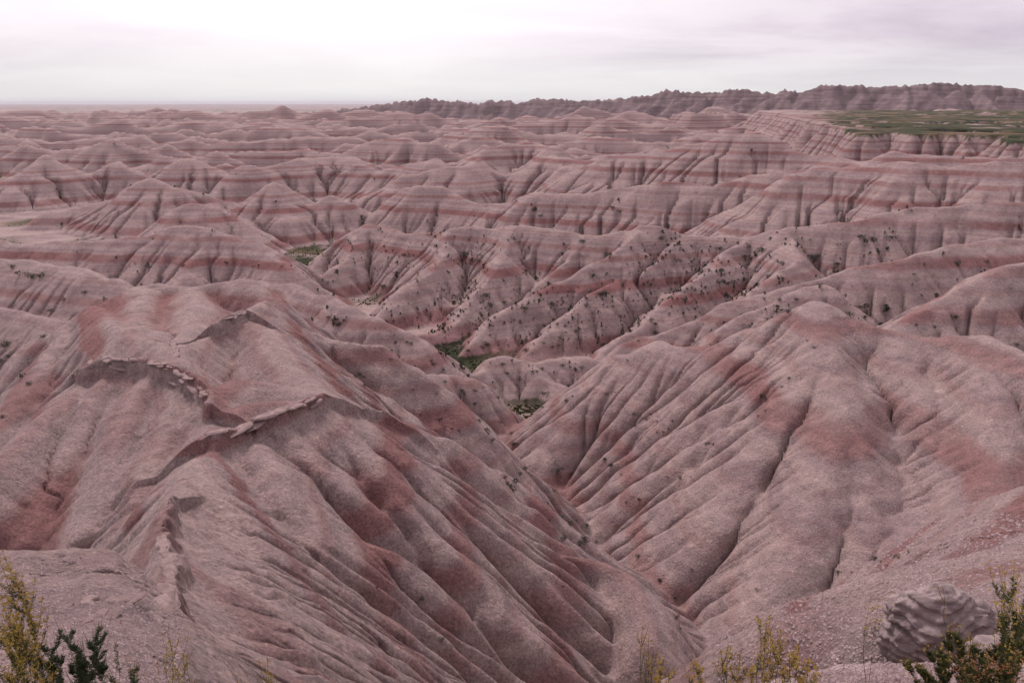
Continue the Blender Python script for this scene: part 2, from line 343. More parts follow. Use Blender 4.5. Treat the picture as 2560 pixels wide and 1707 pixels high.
def tps_fit(pts, lam=.02):
    n = len(pts); d2 = ((pts[:, None, :2]-pts[None, :, :2])**2).sum(-1)
    K_ = np.where(d2 > 0, d2*np.log(d2+1e-12)*.5, 0) + lam*np.eye(n)
    Pm = np.hstack([np.ones((n,1)), pts[:, :2]]); A = np.zeros((n+3, n+3)); A[:n,:n] = K_; A[:n,n:] = Pm; A[n:,:n] = Pm.T
    return np.linalg.solve(A, np.concatenate([pts[:, 2], np.zeros(3)]))
w_ = tps_fit(near)
i1 = int((math.log(62) - lr[0]) / DR)
xs_, ys_ = X[:i1].astype(np.float32), Y[:i1].astype(np.float32)
Z = (w_[-3] + w_[-2]*xs_ + w_[-1]*ys_).astype(np.float32)
for p, w in zip(near, w_[:-3]):
    d2 = (xs_-np.float32(p[0]))**2 + (ys_-np.float32(p[1]))**2 + np.float32(1e-9)
    Z += np.float32(.5*w) * d2 * np.log(d2)
# fade the rim surface out beyond its own edge
fd = np.clip((RR[:i1] - 46)/14, 0, 1); Z = Z - 60*fd
Z = np.minimum(Z, -1.35)
m = Z > H[:i1]; H[:i1][m] = Z[m]; OWN[:i1][m] = 1
print('tents', time.time()-T0)

# ------------------------------------------------------------------ running water carves the gullies
H += RR * np.where(RR < 75, .0003, .0008) * (fbm(LA, LL, 60, 2, 51, .5)) + RR*(OWN != 1)*(OWN != 8)*(np.where(RR < 118, .0013, .0035)*pnoise(LA*18, LL*18, 52) + np.where(RR < 80, .0006, .0025)*pnoise(LA*38, LL*38, 53))*np.where(RR > 380, 1.6, 1)*(~FLAT)
H = np.maximum(H, FLOOR)
ISFLOOR = (H < FLOOR + .35)
DXR = (RR*DR).astype(np.float32); DXA = (RR*DA).astype(np.float32)
def erode(H, iters, K, m_exp, diff, thr):
    n = NR*NA; idx = np.arange(n, dtype=np.int64).reshape(NR, NA)
    offs = [(-1,0),(1,0),(0,-1),(0,1),(-1,-1),(-1,1),(1,-1),(1,1)]
    fixed = ISFLOOR.copy(); fixed[0,:] = fixed[-1,:] = True; fixed[:,0] = fixed[:,-1] = True
    area = (DXR*DXA)
    cell = np.sqrt(area)
    for it in range(iters):
        best = np.zeros((NR, NA), np.float32); rec = idx.copy()
        Hp = np.pad(H, 1, constant_values=1e6)
        for (a, b) in offs:
            nb = Hp[1+a:1+a+NR, 1+b:1+b+NA]
            dist = cell * (1.41421 if a and b else 1.0)
            s = (H - nb) / dist
            mk = s > best
            best[mk] = s[mk]; rec[mk] = (idx + a*NA + b)[mk]
        pit = (rec == idx) & ~fixed
        if it < iters-1 and pit.any():      # lift pits to their lowest neighbour
            mn = np.full((NR, NA), 1e6, np.float32)
            for (a, b) in offs: mn = np.minimum(mn, Hp[1+a:1+a+NR, 1+b:1+b+NA])
            H = np.where(pit, mn + .0005*cell, H)
        rec[fixed] = idx[fixed]
        r = rec.ravel(); root = r == idx.ravel()
        ptr = np.where(root, n, r); ptr = np.append(ptr, n)
        A = np.append(area.ravel().astype(np.float64), 0)
        ll = np.append(np.ones(n), 0)
        # subtree sums by pointer doubling
        pk = ptr.copy()
        for k in range(11):
            A = A + np.bincount(pk, weights=A, minlength=n+1)*np.append(np.ones(n), 0)
            pk = pk[pk]
            if (pk == n).all(): break
        dist = np.where((np.abs(r - idx.ravel()) == 1) | (np.abs(r - idx.ravel()) == NA), 1.0, 1.41421) * cell.ravel()
        # drainage measured relative to the local cell keeps the gully spacing even in the view
        Fk = K * KMASK.ravel() * np.maximum(0, np.minimum(A[:n]/area.ravel(), 3000)**m_exp - thr*THR.ravel()) / dist * cell.ravel()
        a_ = 1/(1+Fk); b_ = (H.ravel().astype(np.float64))*a_; a_ = Fk/(1+Fk)
        a_[root] = 0; b_[root] = H.ravel()[root]
        a_ = np.append(a_, 0); b_ = np.append(b_, 0); pk = ptr.copy()
        for k in range(11):
            b_ = b_ + a_*b_[pk]; a_ = a_*a_[pk]; pk = pk[pk]
            if (pk == n).all(): break
        H = b_[:n].reshape(NR, NA).astype(np.float32)
        for q in range(diff):
            Hp = np.pad(H, 1, mode='edge')
            lap = Hp[:-2,1:-1] + Hp[2:,1:-1] + Hp[1:-1,:-2] + Hp[1:-1,2:] - 4*H
            H = H + np.where(fixed, 0, DCOEF*lap)
    return H, A[:n].reshape(NR, NA)/area
# run-off lines: drops released below the crests trace the gullies, which are cut as creases between rounded ribs
def flutes(H, own, spacing, depth, width, rmax, seed, steps=420, wob=.5, sel=None):
    r = np.random.default_rng(seed); i9 = int((math.log(rmax)-lr[0])/DR); i0_ = int((math.log(9.)-lr[0])/DR)
    Hs = H[:i9].copy()
    for _ in range(14): Hp = np.pad(Hs, 1, mode='edge'); Hs = .5*Hs + .125*(Hp[:-2,1:-1]+Hp[2:,1:-1]+Hp[1:-1,:-2]+Hp[1:-1,2:])
    gi = np.gradient(Hs, axis=0)/(RR[:i9]*DR); gj = np.gradient(Hs, axis=1)/(RR[:i9]*DA)     # radial, tangential slope
    m = np.isin(OWN[:i9], own); m[:i0_] = False
    if sel is not None: m &= sel[:i9]
    c_ = np.nonzero(m.ravel())[0]; w = (RR[:i9].ravel()[c_])**2; n = 26000
    q = r.choice(c_, n, p=w/w.sum()); ii, jj = np.divmod(q, NA); xs0, ys0 = X[ii, jj], Y[ii, jj]
    # thin the starts to the wanted spacing
    key = {}; keep = []
    for k in range(n):
        c = (int(xs0[k]//spacing), int(ys0[k]//spacing))
        if c not in key: key[c] = 1; keep.append(k)
    fi = ii[keep].astype(float); fj = jj[keep].astype(float); V = np.zeros((i9, NA), np.float32)
    str_ = r.uniform(.45, 1.15, len(fi)); trav = np.zeros(len(fi)); ph = r.uniform(0, 6.28, len(fi))
    for k in range(steps):
        a = np.clip(np.round(fi).astype(int), 1, i9-2); b = np.clip(np.round(fj).astype(int), 1, NA-2)
        si, sj = -gi[a, b], -gj[a, b]; L_ = np.hypot(si, sj) + 1e-6; st = .8
        fi += st*(si/L_ + wob*.25*np.sin(k*.11+ph)*sj/L_); fj += st*(sj/L_ - wob*.25*np.sin(k*.11+ph)*si/L_)
        trav += st*RR[a, b]*DA
        ok = (L_ > .18) & m[a, b]
        d = depth*str_*np.clip(trav/(width*4.0), 0, 1)**.8*np.clip((L_-.25)/.45, 0, 1)
        np.maximum.at(V, (a[ok], b[ok]), d[ok].astype(np.float32))
        trav[~ok] = 0
    cell = RR[:i9]*DA; slope = depth/width
    for _ in range(int(min(40, width/ (25*DA)))):
        Vp = np.pad(V, 1)
        for (a, b, f) in ((0,1,1),(2,1,1),(1,0,1),(1,2,1),(0,0,1.414),(0,2,1.414),(2,0,1.414),(2,2,1.414)):
            V = np.maximum(V, Vp[a:a+i9, b:b+NA] - slope*cell*f)
    cut = V*(V/depth)**.35
    H = H.copy(); H[:i9] -= cut*np.clip((H[:i9]-FLOOR[:i9])/2, 0, 1); return H
H = flutes(H, [2], 5.0, 1.25, 1.7, 135, 1, 420, .2)
H = flutes(H, [2], 1.9, .55, .7, 115, 2, 300, .2)
LEFT = X < -.36*Y - 2
H = flutes(H, [2], 3.6, 1.0, 1.4, 110, 5, 360, .4, LEFT)
H = flutes(H, [2], 1.8, .45, .6, 80, 6, 260, .4, LEFT)
H = flutes(H, [3, 9, 11], 6.0, .8, 1.8, 160, 3, 420, .2)
H = flutes(H, [3, 9, 11, 18], 2.4, .34, .8, 150, 4, 260, .2)
print('flutes', time.time()-T0)
KMASK = np.where(OWN == 8, .25, 1.0) * np.where(OWN == 3, .55, 1.0) * np.where(FLAT, .0, 1.0) * np.where(RR > 400, 1.6, 1.0) * np.where(OWN == 1, .25, 1.0)
H0 = H.copy()
DCOEF = np.interp(RR, [40, 110, 300, 600], [.05, .035, .02, .012]).astype(np.float32)
THR = np.interp(RR, [30, 60, 110], [4.0, 3.0, 1.0]).astype(np.float32)
H, ACC = erode(H, 12, .060, .5, 1, 3.0)
H, ACC = erode(H, 3, .08, .5, 1, 4.0)
H, ACC = erode(H, 2, .12, .5, 0, 8.0)
wm = OWN == 8
jag = np.abs(pnoise(LA*170, LL*30, 91))*2.0 + np.round(2.4*pnoise(LA*45, LL*8, 92))*.35
H = np.where(wm, .25*H + .75*H0 + RR*.0022*jag, H)
print('mean cut', (H0-H).mean(), np.percentile(ACC, [50,90,99]))
print('erosion', time.time()-T0)

H = H + RR*(np.where(OWN == 1, .0022, .0008)*fbm(LA, LL, 80, 2, 57, .6) + (OWN == 1)*.005*fbm(LA, LL, 16, 2, 59, .55) - np.where(RR < 85, .0004, .0010)*np.abs(pnoise(LA*70, LL*34, 58)))*(~FLAT)*(RR < 2200)
# low cliffs just below the crusted crests, on the side that faces the viewer
def scarp(H, pts, drop_, side, run=7.0, w=.35):
    H = H.copy(); best = np.full(H.shape, 1e9, np.float32); sgn = np.zeros(H.shape, np.float32)
    rs = [math.hypot(p[0], p[1]) for p in pts]; i0 = int((math.log(max(R0, min(rs)-run))-lr[0])/DR); i1 = int((math.log(max(rs)+run)-lr[0])/DR)
    sl_ = slice(max(0, i0), i1); x, y = X[sl_], Y[sl_]; b = best[sl_]; g = sgn[sl_]
    for p, q in zip(pts[:-1], pts[1:]):
        ex, ey = q[0]-p[0], q[1]-p[1]; l2 = ex*ex+ey*ey; t = np.clip(((x-p[0])*ex+(y-p[1])*ey)/l2, 0, 1)
        dx, dy = x-p[0]-t*ex, y-p[1]-t*ey; d = dx*dx+dy*dy; mk = d < b
        b[mk] = d[mk]; g[mk] = np.sign(dx*side[0]+dy*side[1])[mk]
    d = np.sqrt(b) + .45*pnoise(x*1.1, y*1.1, 77) + .2*pnoise(x*3.1, y*3.1, 78)
    rim = g > 0; f = np.clip(d/w, 0, 1)*np.clip(1-d/run, 0, 1)**.7
    H[sl_] = H[sl_] - drop_*f*rim*(OWN[sl_] != 1) + .22*np.exp(-(d/.5)**2)
    return H
H = scarp(H, [p for p in A1[:6]], .95, (-.5, -1), 5.0)
H = scarp(H, A2[:5], .8, (.3, -1), 4.5)
H = scarp(H, D((394,1148,28.5),(373,1225,24),(397,1286,20.5),(397,1373,17),(385,1400,15.5)), .65, (1, -.1), 3.0, .25)
H = scarp(H, D((562,713,74),(515,732,70),(490,750,68)), .9, (0, -1), 5.0)
# harder and softer beds: small ledges
def ledges(H):
    z = H + .35*pnoise(X*.02, Y*.02, 61)
    out = np.zeros_like(H)
    for f, a in ((1/.62, .055), (1/1.7, .10), (1/4.3, .22)):
        ph = z*f; fr = ph - np.floor(ph)
        st = np.where(fr < .72, fr/.72*.45, .45 + (fr-.72)/.28*.55) - fr
        out += a*st*np.clip(1.6/(f*RR*.003*3), 0, 1)
    return out
gate = np.clip((H - FLOOR)/2, 0, 1)*(~FLAT)
H = H + ledges(H)*gate*(OWN != 1)
zt_ = H + .25*fbm(X, Y, .35, 3, 66); fr_ = zt_/.42 - np.floor(zt_/.42)
H = H + (OWN == 1)*(X < 0)*.42*.55*(np.where(fr_ < .7, fr_/.7*.4, .4+(fr_-.7)/.3*.6) - fr_)
print('ledges', time.time()-T0)

# ------------------------------------------------------------------ materials
def mat(name):
    m = bpy.data.materials.new(name); m.use_nodes = True; nt = m.node_tree
    b = nt.nodes['Principled BSDF']; b.inputs['Roughness'].default_value = .95; b.inputs['Specular IOR Level'].default_value = .08
    return m, nt, b
def ramp(nt, fac, stops, interp='LINEAR'):
    r = nt.nodes.new('ShaderNodeValToRGB'); r.color_ramp.interpolation = interp; cr = r.color_ramp
    while len(cr.elements) < len(stops): cr.elements.new(.5)
    for e, (p, c) in zip(cr.elements, stops): e.position = p; e.color = (*c, 1)
    nt.links.new(fac, r.inputs[0]); return r.outputs[0]
def math_(nt, op, a, b=None, c=None):
    n = nt.nodes.new('ShaderNodeMath'); n.operation = op
    for i, v in enumerate((a, b, c)):
        if v is None: continue
        if isinstance(v, (int, float)): n.inputs[i].default_value = v
        else: nt.links.new(v, n.inputs[i])
    return n.outputs[0]
def noise(nt, vec, sc, det=4, ro=.55, dim='3D'):
    n = nt.nodes.new('ShaderNodeTexNoise'); n.inputs['Scale'].default_value = sc; n.inputs['Detail'].default_value = det; n.inputs['Roughness'].default_value = ro
    n.noise_dimensions = dim
    nt.links.new(vec, n.inputs['W' if dim == '1D' else 'Vector']); return n.outputs['Fac']
def mixc(nt, f, a, b, mode='MIX'):
    n = nt.nodes.new('ShaderNodeMix'); n.data_type = 'RGBA'; n.blend_type = mode
    for s, v in (('Factor', f), ('A', a), ('B', b)):
        if isinstance(v, (tuple, int, float)): n.inputs[s].default_value = (*v, 1) if isinstance(v, tuple) else v
        else: nt.links.new(v, n.inputs[s])
    return n.outputs['Result']
PALE, TAN, GREY = (.375,.268,.258), (.295,.205,.200), (.24,.172,.175)
RED, DRED = (.25,.122,.112), (.20,.10,.096)
def clay():
    m, nt, b = mat('banded_clay')
    g = nt.nodes.new('ShaderNodeNewGeometry').outputs['Position']
    sp = nt.nodes.new('ShaderNodeSeparateXYZ'); nt.links.new(g, sp.inputs[0])
    z = sp.outputs[2]
    big = noise(nt, g, .012, 2); med = noise(nt, g, .12, 3)
    zz = math_(nt, 'ADD', z, math_(nt, 'MULTIPLY_ADD', big, 1.6, -.8))
    zz = math_(nt, 'ADD', zz, math_(nt, 'MULTIPLY_ADD', med, .3, -.15))
    fine = noise(nt, math_(nt, 'ADD', zz, math_(nt, 'MULTIPLY_ADD', noise(nt, g, .9, 5, .7), .8, -.4)), 1.5, 3, .6, '1D')           # thin beds
    fine2 = noise(nt, zz, .55, 2, .5, '1D')
    col = ramp(nt, fine, [(.24,(.285,.205,.19)),(.40,(.315,.230,.212)),(.56,(.35,.262,.240)),(.80,(.33,.245,.226))])
    col = mixc(nt, ramp(nt, fine2, [(.42,(0,0,0)),(.66,(.55,.55,.55))]), col, GREY)
    nt.nodes[-1].inputs['Factor'].default_value = .5
    # thick red beds at measured levels
    t = math_(nt, 'MULTIPLY_ADD', zz, 1/70., 1.0)     # -70 .. 0  ->  0 .. 1
    red = [(-63,0)]
    for zc, hw, a in [(-57.2,1.5,.9),(-52.4,.35,.3),(-50,.3,.25),(-46.6,1.1,1.),(-43.2,.3,.3),(-41,.7,.7),(-37.6,.35,.35),(-34.4,.3,.3),(-30.2,1.0,.9),(-27.4,.3,.4),(-24.9,.6,.75),(-21.3,.8,.9),(-19,.25,.4),(-17.2,.4,.9),(-13.2,.5,.7),(-10.9,.5,.7)]:
        red += [(zc-hw*1.25,0),(zc-hw*.7,a),(zc+hw*.7,a),(zc+hw*1.25,0)]
    # split in two ramps (32 stops at most each)
    b3 = [[r for r in red if q0 <= r[0] < q1] for q0, q1 in ((-70,-42.1),(-42.1,-26.4),(-26.4,0))]
    def rr_(lst):
        st = [((zc+70)/70, (a,a,a)) for zc, a in lst]; return ramp(nt, t, st)
    f = math_(nt, 'MAXIMUM', math_(nt, 'MAXIMUM', rr_(b3[0]), rr_(b3[1])), rr_(b3[2]))
    thin = ramp(nt, noise(nt, zz, 1.15, 1, .5, '1D'), [(.63,(0,0,0)),(.69,(.22,.22,.22)),(.75,(.08,.08,.08))])
    f = math_(nt, 'MAXIMUM', f, thin)
    patch = noise(nt, g, .05, 3)
    f = math_(nt, 'MULTIPLY', f, ramp(nt, patch, [(.28,(.40,.40,.40)),(.52,(1,1,1))]))
    redc = mixc(nt, noise(nt, g, .6, 4), RED, DRED)
    col = mixc(nt, f, col, redc)
    # mottling: crusted popcorn clay
    mot = noise(nt, g, .8, 8, .78)
    col = mixc(nt, 1.0, col, ramp(nt, mot, [(.28,(.52,.52,.55)),(.44,(.92,.92,.92)),(.56,(1.06,1.05,1.04)),(.74,(1.5,1.45,1.42))]), 'MULTIPLY')
    spk = noise(nt, g, 7.0, 4, .75)
    col = mixc(nt, 1.0, col, ramp(nt, spk, [(.30,(.50,.49,.50)),(.45,(.93,.93,.93)),(.56,(1.07,1.07,1.07)),(.70,(1.6,1.57,1.55))]), 'MULTIPLY')
    # grass cover as an attribute
    at = nt.nodes.new('ShaderNodeAttribute'); at.attribute_name = 'grass_cover'
    gn = noise(nt, g, .03, 7, .62)
    gcol = ramp(nt, gn, [(.40,(.030,.034,.018)),(.48,(.052,.052,.026)),(.56,(.085,.070,.038)),(.64,(.15,.10,.06))])
    gf = math_(nt, 'MULTIPLY', at.outputs['Fac'], ramp(nt, noise(nt, g, .045, 6, .6), [(.33,(.0,)*3),(.42,(1,)*3)]))
    col = mixc(nt, gf, col, gcol)
    nt.links.new(col, b.inputs['Base Color'])
    def vor(sc):
        v = nt.nodes.new('ShaderNodeTexVoronoi'); v.inputs['Scale'].default_value = sc
        wv = nt.nodes.new('ShaderNodeVectorMath'); wv.operation = 'ADD'; nt.links.new(g, wv.inputs[0])
        nz_ = nt.nodes.new('ShaderNodeTexNoise'); nz_.inputs['Scale'].default_value = sc*.8; nt.links.new(g, nz_.inputs['Vector'])
        sv = nt.nodes.new('ShaderNodeVectorMath'); sv.operation = 'SCALE'; sv.inputs['Scale'].default_value = .9/sc; nt.links.new(nz_.outputs['Color'], sv.inputs[0])
        nt.links.new(sv.outputs[0], wv.inputs[1]); nt.links.new(wv.outputs[0], v.inputs['Vector']); return v.outputs['Distance']
    bp = nt.nodes.new('ShaderNodeBump'); bp.inputs['Distance'].default_value = .26; bp.inputs['Strength'].default_value = 1.0
    hgt = math_(nt, 'ADD', noise(nt, g, 1.6, 8, .78), math_(nt, 'MULTIPLY', vor(4.0), -.22))
    nt.links.new(hgt, bp.inputs['Height']); nt.links.new(bp.outputs[0], b.inputs['Normal'])
    return m
CLAY = clay()
def wall_mat():
    m, nt, b = mat('wall_rock'); g = nt.nodes.new('ShaderNodeNewGeometry').outputs['Position']
    mp = nt.nodes.new('ShaderNodeMapping'); mp.inputs['Scale'].default_value = (.01, .01, .22); nt.links.new(g, mp.inputs[0])
    c = ramp(nt, noise(nt, mp.outputs[0], 1.0, 5, .65), [(.35,(.12,.083,.085)),(.5,(.175,.125,.125)),(.65,(.225,.165,.158))])
    nt.links.new(mixc(nt, 1.0, c, ramp(nt, noise(nt, g, .06, 6, .7), [(.3,(.7,.7,.7)),(.7,(1.25,1.25,1.25))]), 'MULTIPLY'), b.inputs['Base Color']); return m
WALLM = wall_mat()

# ------------------------------------------------------------------ terrain meshes, one for each hill
VEG = np.clip(((H < FLOOR + 1.0) & (RR > 100)).astype(np.float32)*np.clip(pnoise(X*.02, Y*.02, 71)*3+.5, 0, 1) + FLAT*np.clip((u-1830)/70 + 2.0*fbm(LA, LL, 40, 3, 73), 0, 1), 0, 1).astype(np.float32)
HN = {0: ('valley_floor', 'pale flat valley floor with patches of green grass between the hills'),
 1: ('ground', 'crumbly grey clay rim at the bottom edge of the picture'),
 2: ('hill', 'wrinkled grey and red clay hill filling the left foreground'),
 3: ('hill', 'broad pointed clay hill on the right with one faint red band'),
 4: ('ridge', 'long pale ridge in the middle with red bands and dark shrubs'),
 5: ('hills', 'banded clay hills'), 6: ('hills', 'rows of small grey pink hills fading into the distance'),
 7: ('tableland', 'flat grassy green tableland below the skyline on the right'),
 8: ('rock_wall', 'jagged grey purple rock wall along the skyline'),
 9: ('ridge', 'bare pale ridge directly behind the left foreground hill'),
 10: ('ridge', 'low pink ridge running down to the gully left of the middle ridge'),
 11: ('hill', 'narrow shrub dotted spur with a red band, left of the deep gully'),
 12: ('hill', 'low rounded pale domes in the centre of the valley'),
 13: ('ridge', 'long striped ridge rising to the right behind the pointed hill'),
 14: ('ridge', 'short striped spur just left of and behind the pointed hill'),
 15: ('hill', 'shaded rounded hill at the right edge behind the pointed hill'),
 16: ('hills', 'rounded red striped hills on the left in front of the grassy flat'),
 17: ('hill', 'low red topped hill at the left edge behind the foreground hill'),
 18: ('hill', 'dark striped slope at the left edge beside the foreground hill'),
 19: ('ridge', 'pale ridge with a bright red foot, second row behind the middle ridge'),
 20: ('hill', 'pyramid shaped hill with a red cap on the left beyond the rounded hills'),
 21: ('hill', 'round headed hill with a pale slide scar left of the middle ridge'),
 22: ('hill', 'small pale hill between the two pyramid hills'),
 23: ('hills', 'line of grey pyramid hills at the left beyond the flat'),
 24: ('hills', 'line of low pink hills in the far centre'),
 25: ('hill', 'twin pale hills in the centre behind the second ridge'),
 27: ('hills', 'pale shaded hills at the right edge just below the tableland'),
 26: ('hill', 'broad dome with an ochre grassy cap in front of the tableland')}
def build():
    rows = np.array([i for i in range(NR) if (11 < math.exp(lr[i]) < 620) or i % 2 == 0])
    Hm, Xm, Ym, Vm, Om = H[rows], X[rows], Y[rows], VEG[rows], OWN[rows]
    nr, nc = Hm.shape
    co = np.stack([Xm, Ym, Hm], -1).astype(np.float32)
    ga, gb = np.gradient(co, axis=0), np.gradient(co, axis=1)
    nor = np.cross(gb, ga); nor /= np.linalg.norm(nor, axis=-1, keepdims=True) + 1e-12
    nor *= np.sign(nor[..., 2:3] + 1e-9)
    co = co.reshape(-1, 3); nor = nor.reshape(-1, 3); V_ = Vm.ravel()
    a = (np.arange(nr-1)[:, None]*nc + np.arange(nc-1)[None, :]).ravel()
    fc = np.stack([a, a+1, a+nc+1, a+nc], -1).astype(np.int32); fo = Om[:-1, :-1].ravel()
    for own in np.unique(fo):
        f = fc[fo == own]
        if len(f) < 30: continue
        vi, inv = np.unique(f, return_inverse=True); inv = inv.astype(np.int32).ravel()
        nm, lab = HN[int(own)]
        me = bpy.data.meshes.new(nm); me.vertices.add(len(vi)); me.vertices.foreach_set('co', co[vi].ravel())
        me.loops.add(len(inv)); me.loops.foreach_set('vertex_index', inv)
        me.polygons.add(len(f)); me.polygons.foreach_set('loop_start', np.arange(0, len(inv), 4, dtype=np.int32))
        me.update()
        at = me.attributes.new('grass_cover', 'FLOAT', 'POINT'); at.data.foreach_set('value', V_[vi].astype(np.float32))
        me.materials.append(WALLM if own == 8 else CLAY)
        me.polygons.foreach_set('use_smooth', np.ones(len(f), bool))
        me.normals_split_custom_set_from_vertices(nor[vi].tolist())
        o = bpy.data.objects.new(nm, me); S.collection.objects.link(o); o['kind'] = 'structure'; o['label'] = lab
    print('mesh', len(co), len(fc), time.time()-T0)
build()

# distant plain beyond the hills
def new_mesh(name, vs, fs, m, parent=None, smooth=False):
    me = bpy.data.meshes.new(name); me.from_pydata([tuple(v) for v in vs], [], fs); me.update()
    if m: me.materials.append(m)
    if smooth: me.polygons.foreach_set('use_smooth', [True]*len(me.polygons))
    o = bpy.data.objects.new(name, me); S.collection.objects.link(o)
    if parent: o.parent = parent
    return o
def plain():
    m, nt, b = mat('plain_soil')
    g = nt.nodes.new('ShaderNodeNewGeometry').outputs['Position']
    mp = nt.nodes.new('ShaderNodeMapping'); mp.inputs['Scale'].default_value = (.00022, .0007, 1); nt.links.new(g, mp.inputs[0])
    c = ramp(nt, noise(nt, mp.outputs[0], 1.0, 5, .6), [(.36,(.16,.15,.13)),(.47,(.23,.20,.17)),(.53,(.42,.27,.24)),(.62,(.19,.18,.15)),(.7,(.36,.25,.22))])
    nt.links.new(c, b.inputs['Base Color'])
    vs, fs = [], []; n = 48
    rad = [3300, 4000, 5000, 6500, 8500, 11500, 16000, 23000, 34000, 52000]
    for i, r in enumerate(rad):
        for j in range(n+1):
            a = -1.0 + 2.0*j/n
            z = -63 + (0 if i < 1 else 6*math.sin(j*1.7+i*2.1) + 5*math.sin(j*.61-i)) + (r > 30000)*18
            vs.append((r*math.sin(a), r*math.cos(a), z))
    for i in range(len(rad)-1):
        for j in range(n):
            q = i*(n+1)+j; fs.append((q, q+1, q+n+2, q+n+1))
    o = new_mesh('plain', vs, fs, m, smooth=True); o['kind'] = 'structure'; o['label'] = 'distant level plain with pale pink strips under the horizon'
plain()

# ------------------------------------------------------------------ sight lines onto the ground
def hit(px, py):
    u = (px-1176)/F; v = (784-py)/F
    y = math.cos(PITCH)+v*math.sin(PITCH); z = -math.sin(PITCH)+v*math.cos(PITCH)
    a = math.atan2(u, y); te = z/math.hypot(u, y)
    j = min(NA-1, max(0, int(round((a+AZ)/DA)))); k = np.nonzero(H[:, j] >= RR[:, j]*te)[0]
    i = int(k[0]) if len(k) else NR-1
    return i, j
def at(i, j): return (float(X[i, j]), float(Y[i, j]), float(H[i, j]))
def ground_z(x, y):
    r = math.hypot(x, y); i = (math.log(max(r, R0))-lr[0])/DR; j = (math.atan2(x, y)+AZ)/DA
    i = min(max(i, 0), NR-1.01); j = min(max(j, 0), NA-1.01); i0, j0 = int(i), int(j); fi, fj = i-i0, j-j0
    return float((H[i0,j0]*(1-fj)+H[i0,j0+1]*fj)*(1-fi) + (H[i0+1,j0]*(1-fj)+H[i0+1,j0+1]*fj)*fi)
def empty(name, loc, label=None, cat=None, group=None, rz=0):
    o = bpy.data.objects.new(name, None); S.collection.objects.link(o); o.location = loc; o.rotation_euler = (0, 0, rz); o.empty_display_size = .2
    if label: o['label'] = label
    if cat: o['category'] = cat
    if group: o['group'] = group
    return o

# ------------------------------------------------------------------ shrubs
def leaf_mat(name, c0, c1, sc=8):
    m, nt, b = mat(name); tc = nt.nodes.new('ShaderNodeNewGeometry').outputs['Position']
    nt.links.new(ramp(nt, noise(nt, tc, sc, 3), [(.35, c0), (.65, c1)]), b.inputs['Base Color']); b.inputs['Roughness'].default_value = .8
    return m
SHRUB = leaf_mat('shrub_leaves', (.038,.042,.030), (.085,.088,.062), 3)
SAGE = leaf_mat('sage_leaves', (.06,.07,.055), (.12,.13,.10), 3)
WOOD = leaf_mat('shrub_wood', (.07,.05,.04), (.12,.09,.075), 5)
def leaf_cloud(n, size, seed, flat=.7, blobs=5):
    r = random.Random(seed); vs, fs = [], []
    cs = [(r.uniform(-.32,.32), r.uniform(-.32,.32), r.uniform(.25,.6)*flat, r.uniform(.2,.38)) for _ in range(blobs)]
    for k in range(n):
        c = cs[k % blobs]
        a, b = r.uniform(0, 6.283), math.acos(r.uniform(-.75, 1)); q = c[3]*r.uniform(.6, 1.15)
        p = (c[0]+q*math.sin(b)*math.cos(a), c[1]+q*math.sin(b)*math.sin(a), max(.01, c[2]+q*math.cos(b)*.9))
        t = [r.gauss(0, 1) for _ in range(3)]; w = [r.gauss(0, 1) for _ in range(3)]
        lt = math.sqrt(sum(x*x for x in t)); lw = math.sqrt(sum(x*x for x in w)); s_ = size*r.uniform(.6, 1.3)
        t = [x/lt*s_ for x in t]; w = [x/lw*s_*.6 for x in w]; i = len(vs)
        vs += [tuple(p[m_]-t[m_] for m_ in range(3)), tuple(p[m_]+w[m_] for m_ in range(3)), tuple(p[m_]+t[m_] for m_ in range(3)), tuple(p[m_]-w[m_] for m_ in range(3))]
        fs.append((i, i+1, i+2, i+3))
    return vs, fs
def tube(vs, fs, pts, r0, r1, n=4):
    base = len(vs)
    for k, p in enumerate(pts):
        q = pts[min(k+1, len(pts)-1)]; o = pts[max(k-1, 0)]
        d = [q[m_]-o[m_] for m_ in range(3)]; L_ = math.sqrt(sum(x*x for x in d)) or 1; d = [x/L_ for x in d]
        up = (0, 0, 1) if abs(d[2]) < .9 else (1, 0, 0)
        s1 = (d[1]*up[2]-d[2]*up[1], d[2]*up[0]-d[0]*up[2], d[0]*up[1]-d[1]*up[0]); l1 = math.sqrt(sum(x*x for x in s1)); s1 = [x/l1 for x in s1]
        s2 = (d[1]*s1[2]-d[2]*s1[1], d[2]*s1[0]-d[0]*s1[2], d[0]*s1[1]-d[1]*s1[0])
        rr__ = r0+(r1-r0)*k/max(1, len(pts)-1)
        for a in range(n):
            c, s_ = math.cos(6.2832*a/n)*rr__, math.sin(6.2832*a/n)*rr__
            vs.append(tuple(p[m_]+s1[m_]*c+s2[m_]*s_ for m_ in range(3)))
    for k in range(len(pts)-1):
        for a in range(n):
            b_ = (a+1) % n; fs.append((base+k*n+a, base+k*n+b_, base+(k+1)*n+b_, base+(k+1)*n+a))
SH = []
for k in range(6):
    vs, fs = leaf_cloud(150, .075, 100+k, [.6,.8,.7,.95,.6,.8][k], 4+k % 3)
    me = bpy.data.meshes.new('foliage'); me.from_pydata(vs, [], fs); me.materials.append(SAGE if k == 3 else SHRUB)
    v2, f2 = [], []; r = random.Random(k)
    for _ in range(4): 
        a = r.uniform(0, 6.28); tube(v2, f2, [(0,0,-.15),(.1*math.cos(a),.1*math.sin(a),.12),(.28*math.cos(a),.28*math.sin(a),.38)], .025, .01, 3)
    mw = bpy.data.meshes.new('stem'); mw.from_pydata(v2, [], f2); mw.materials.append(WOOD)
    SH.append((me, mw))
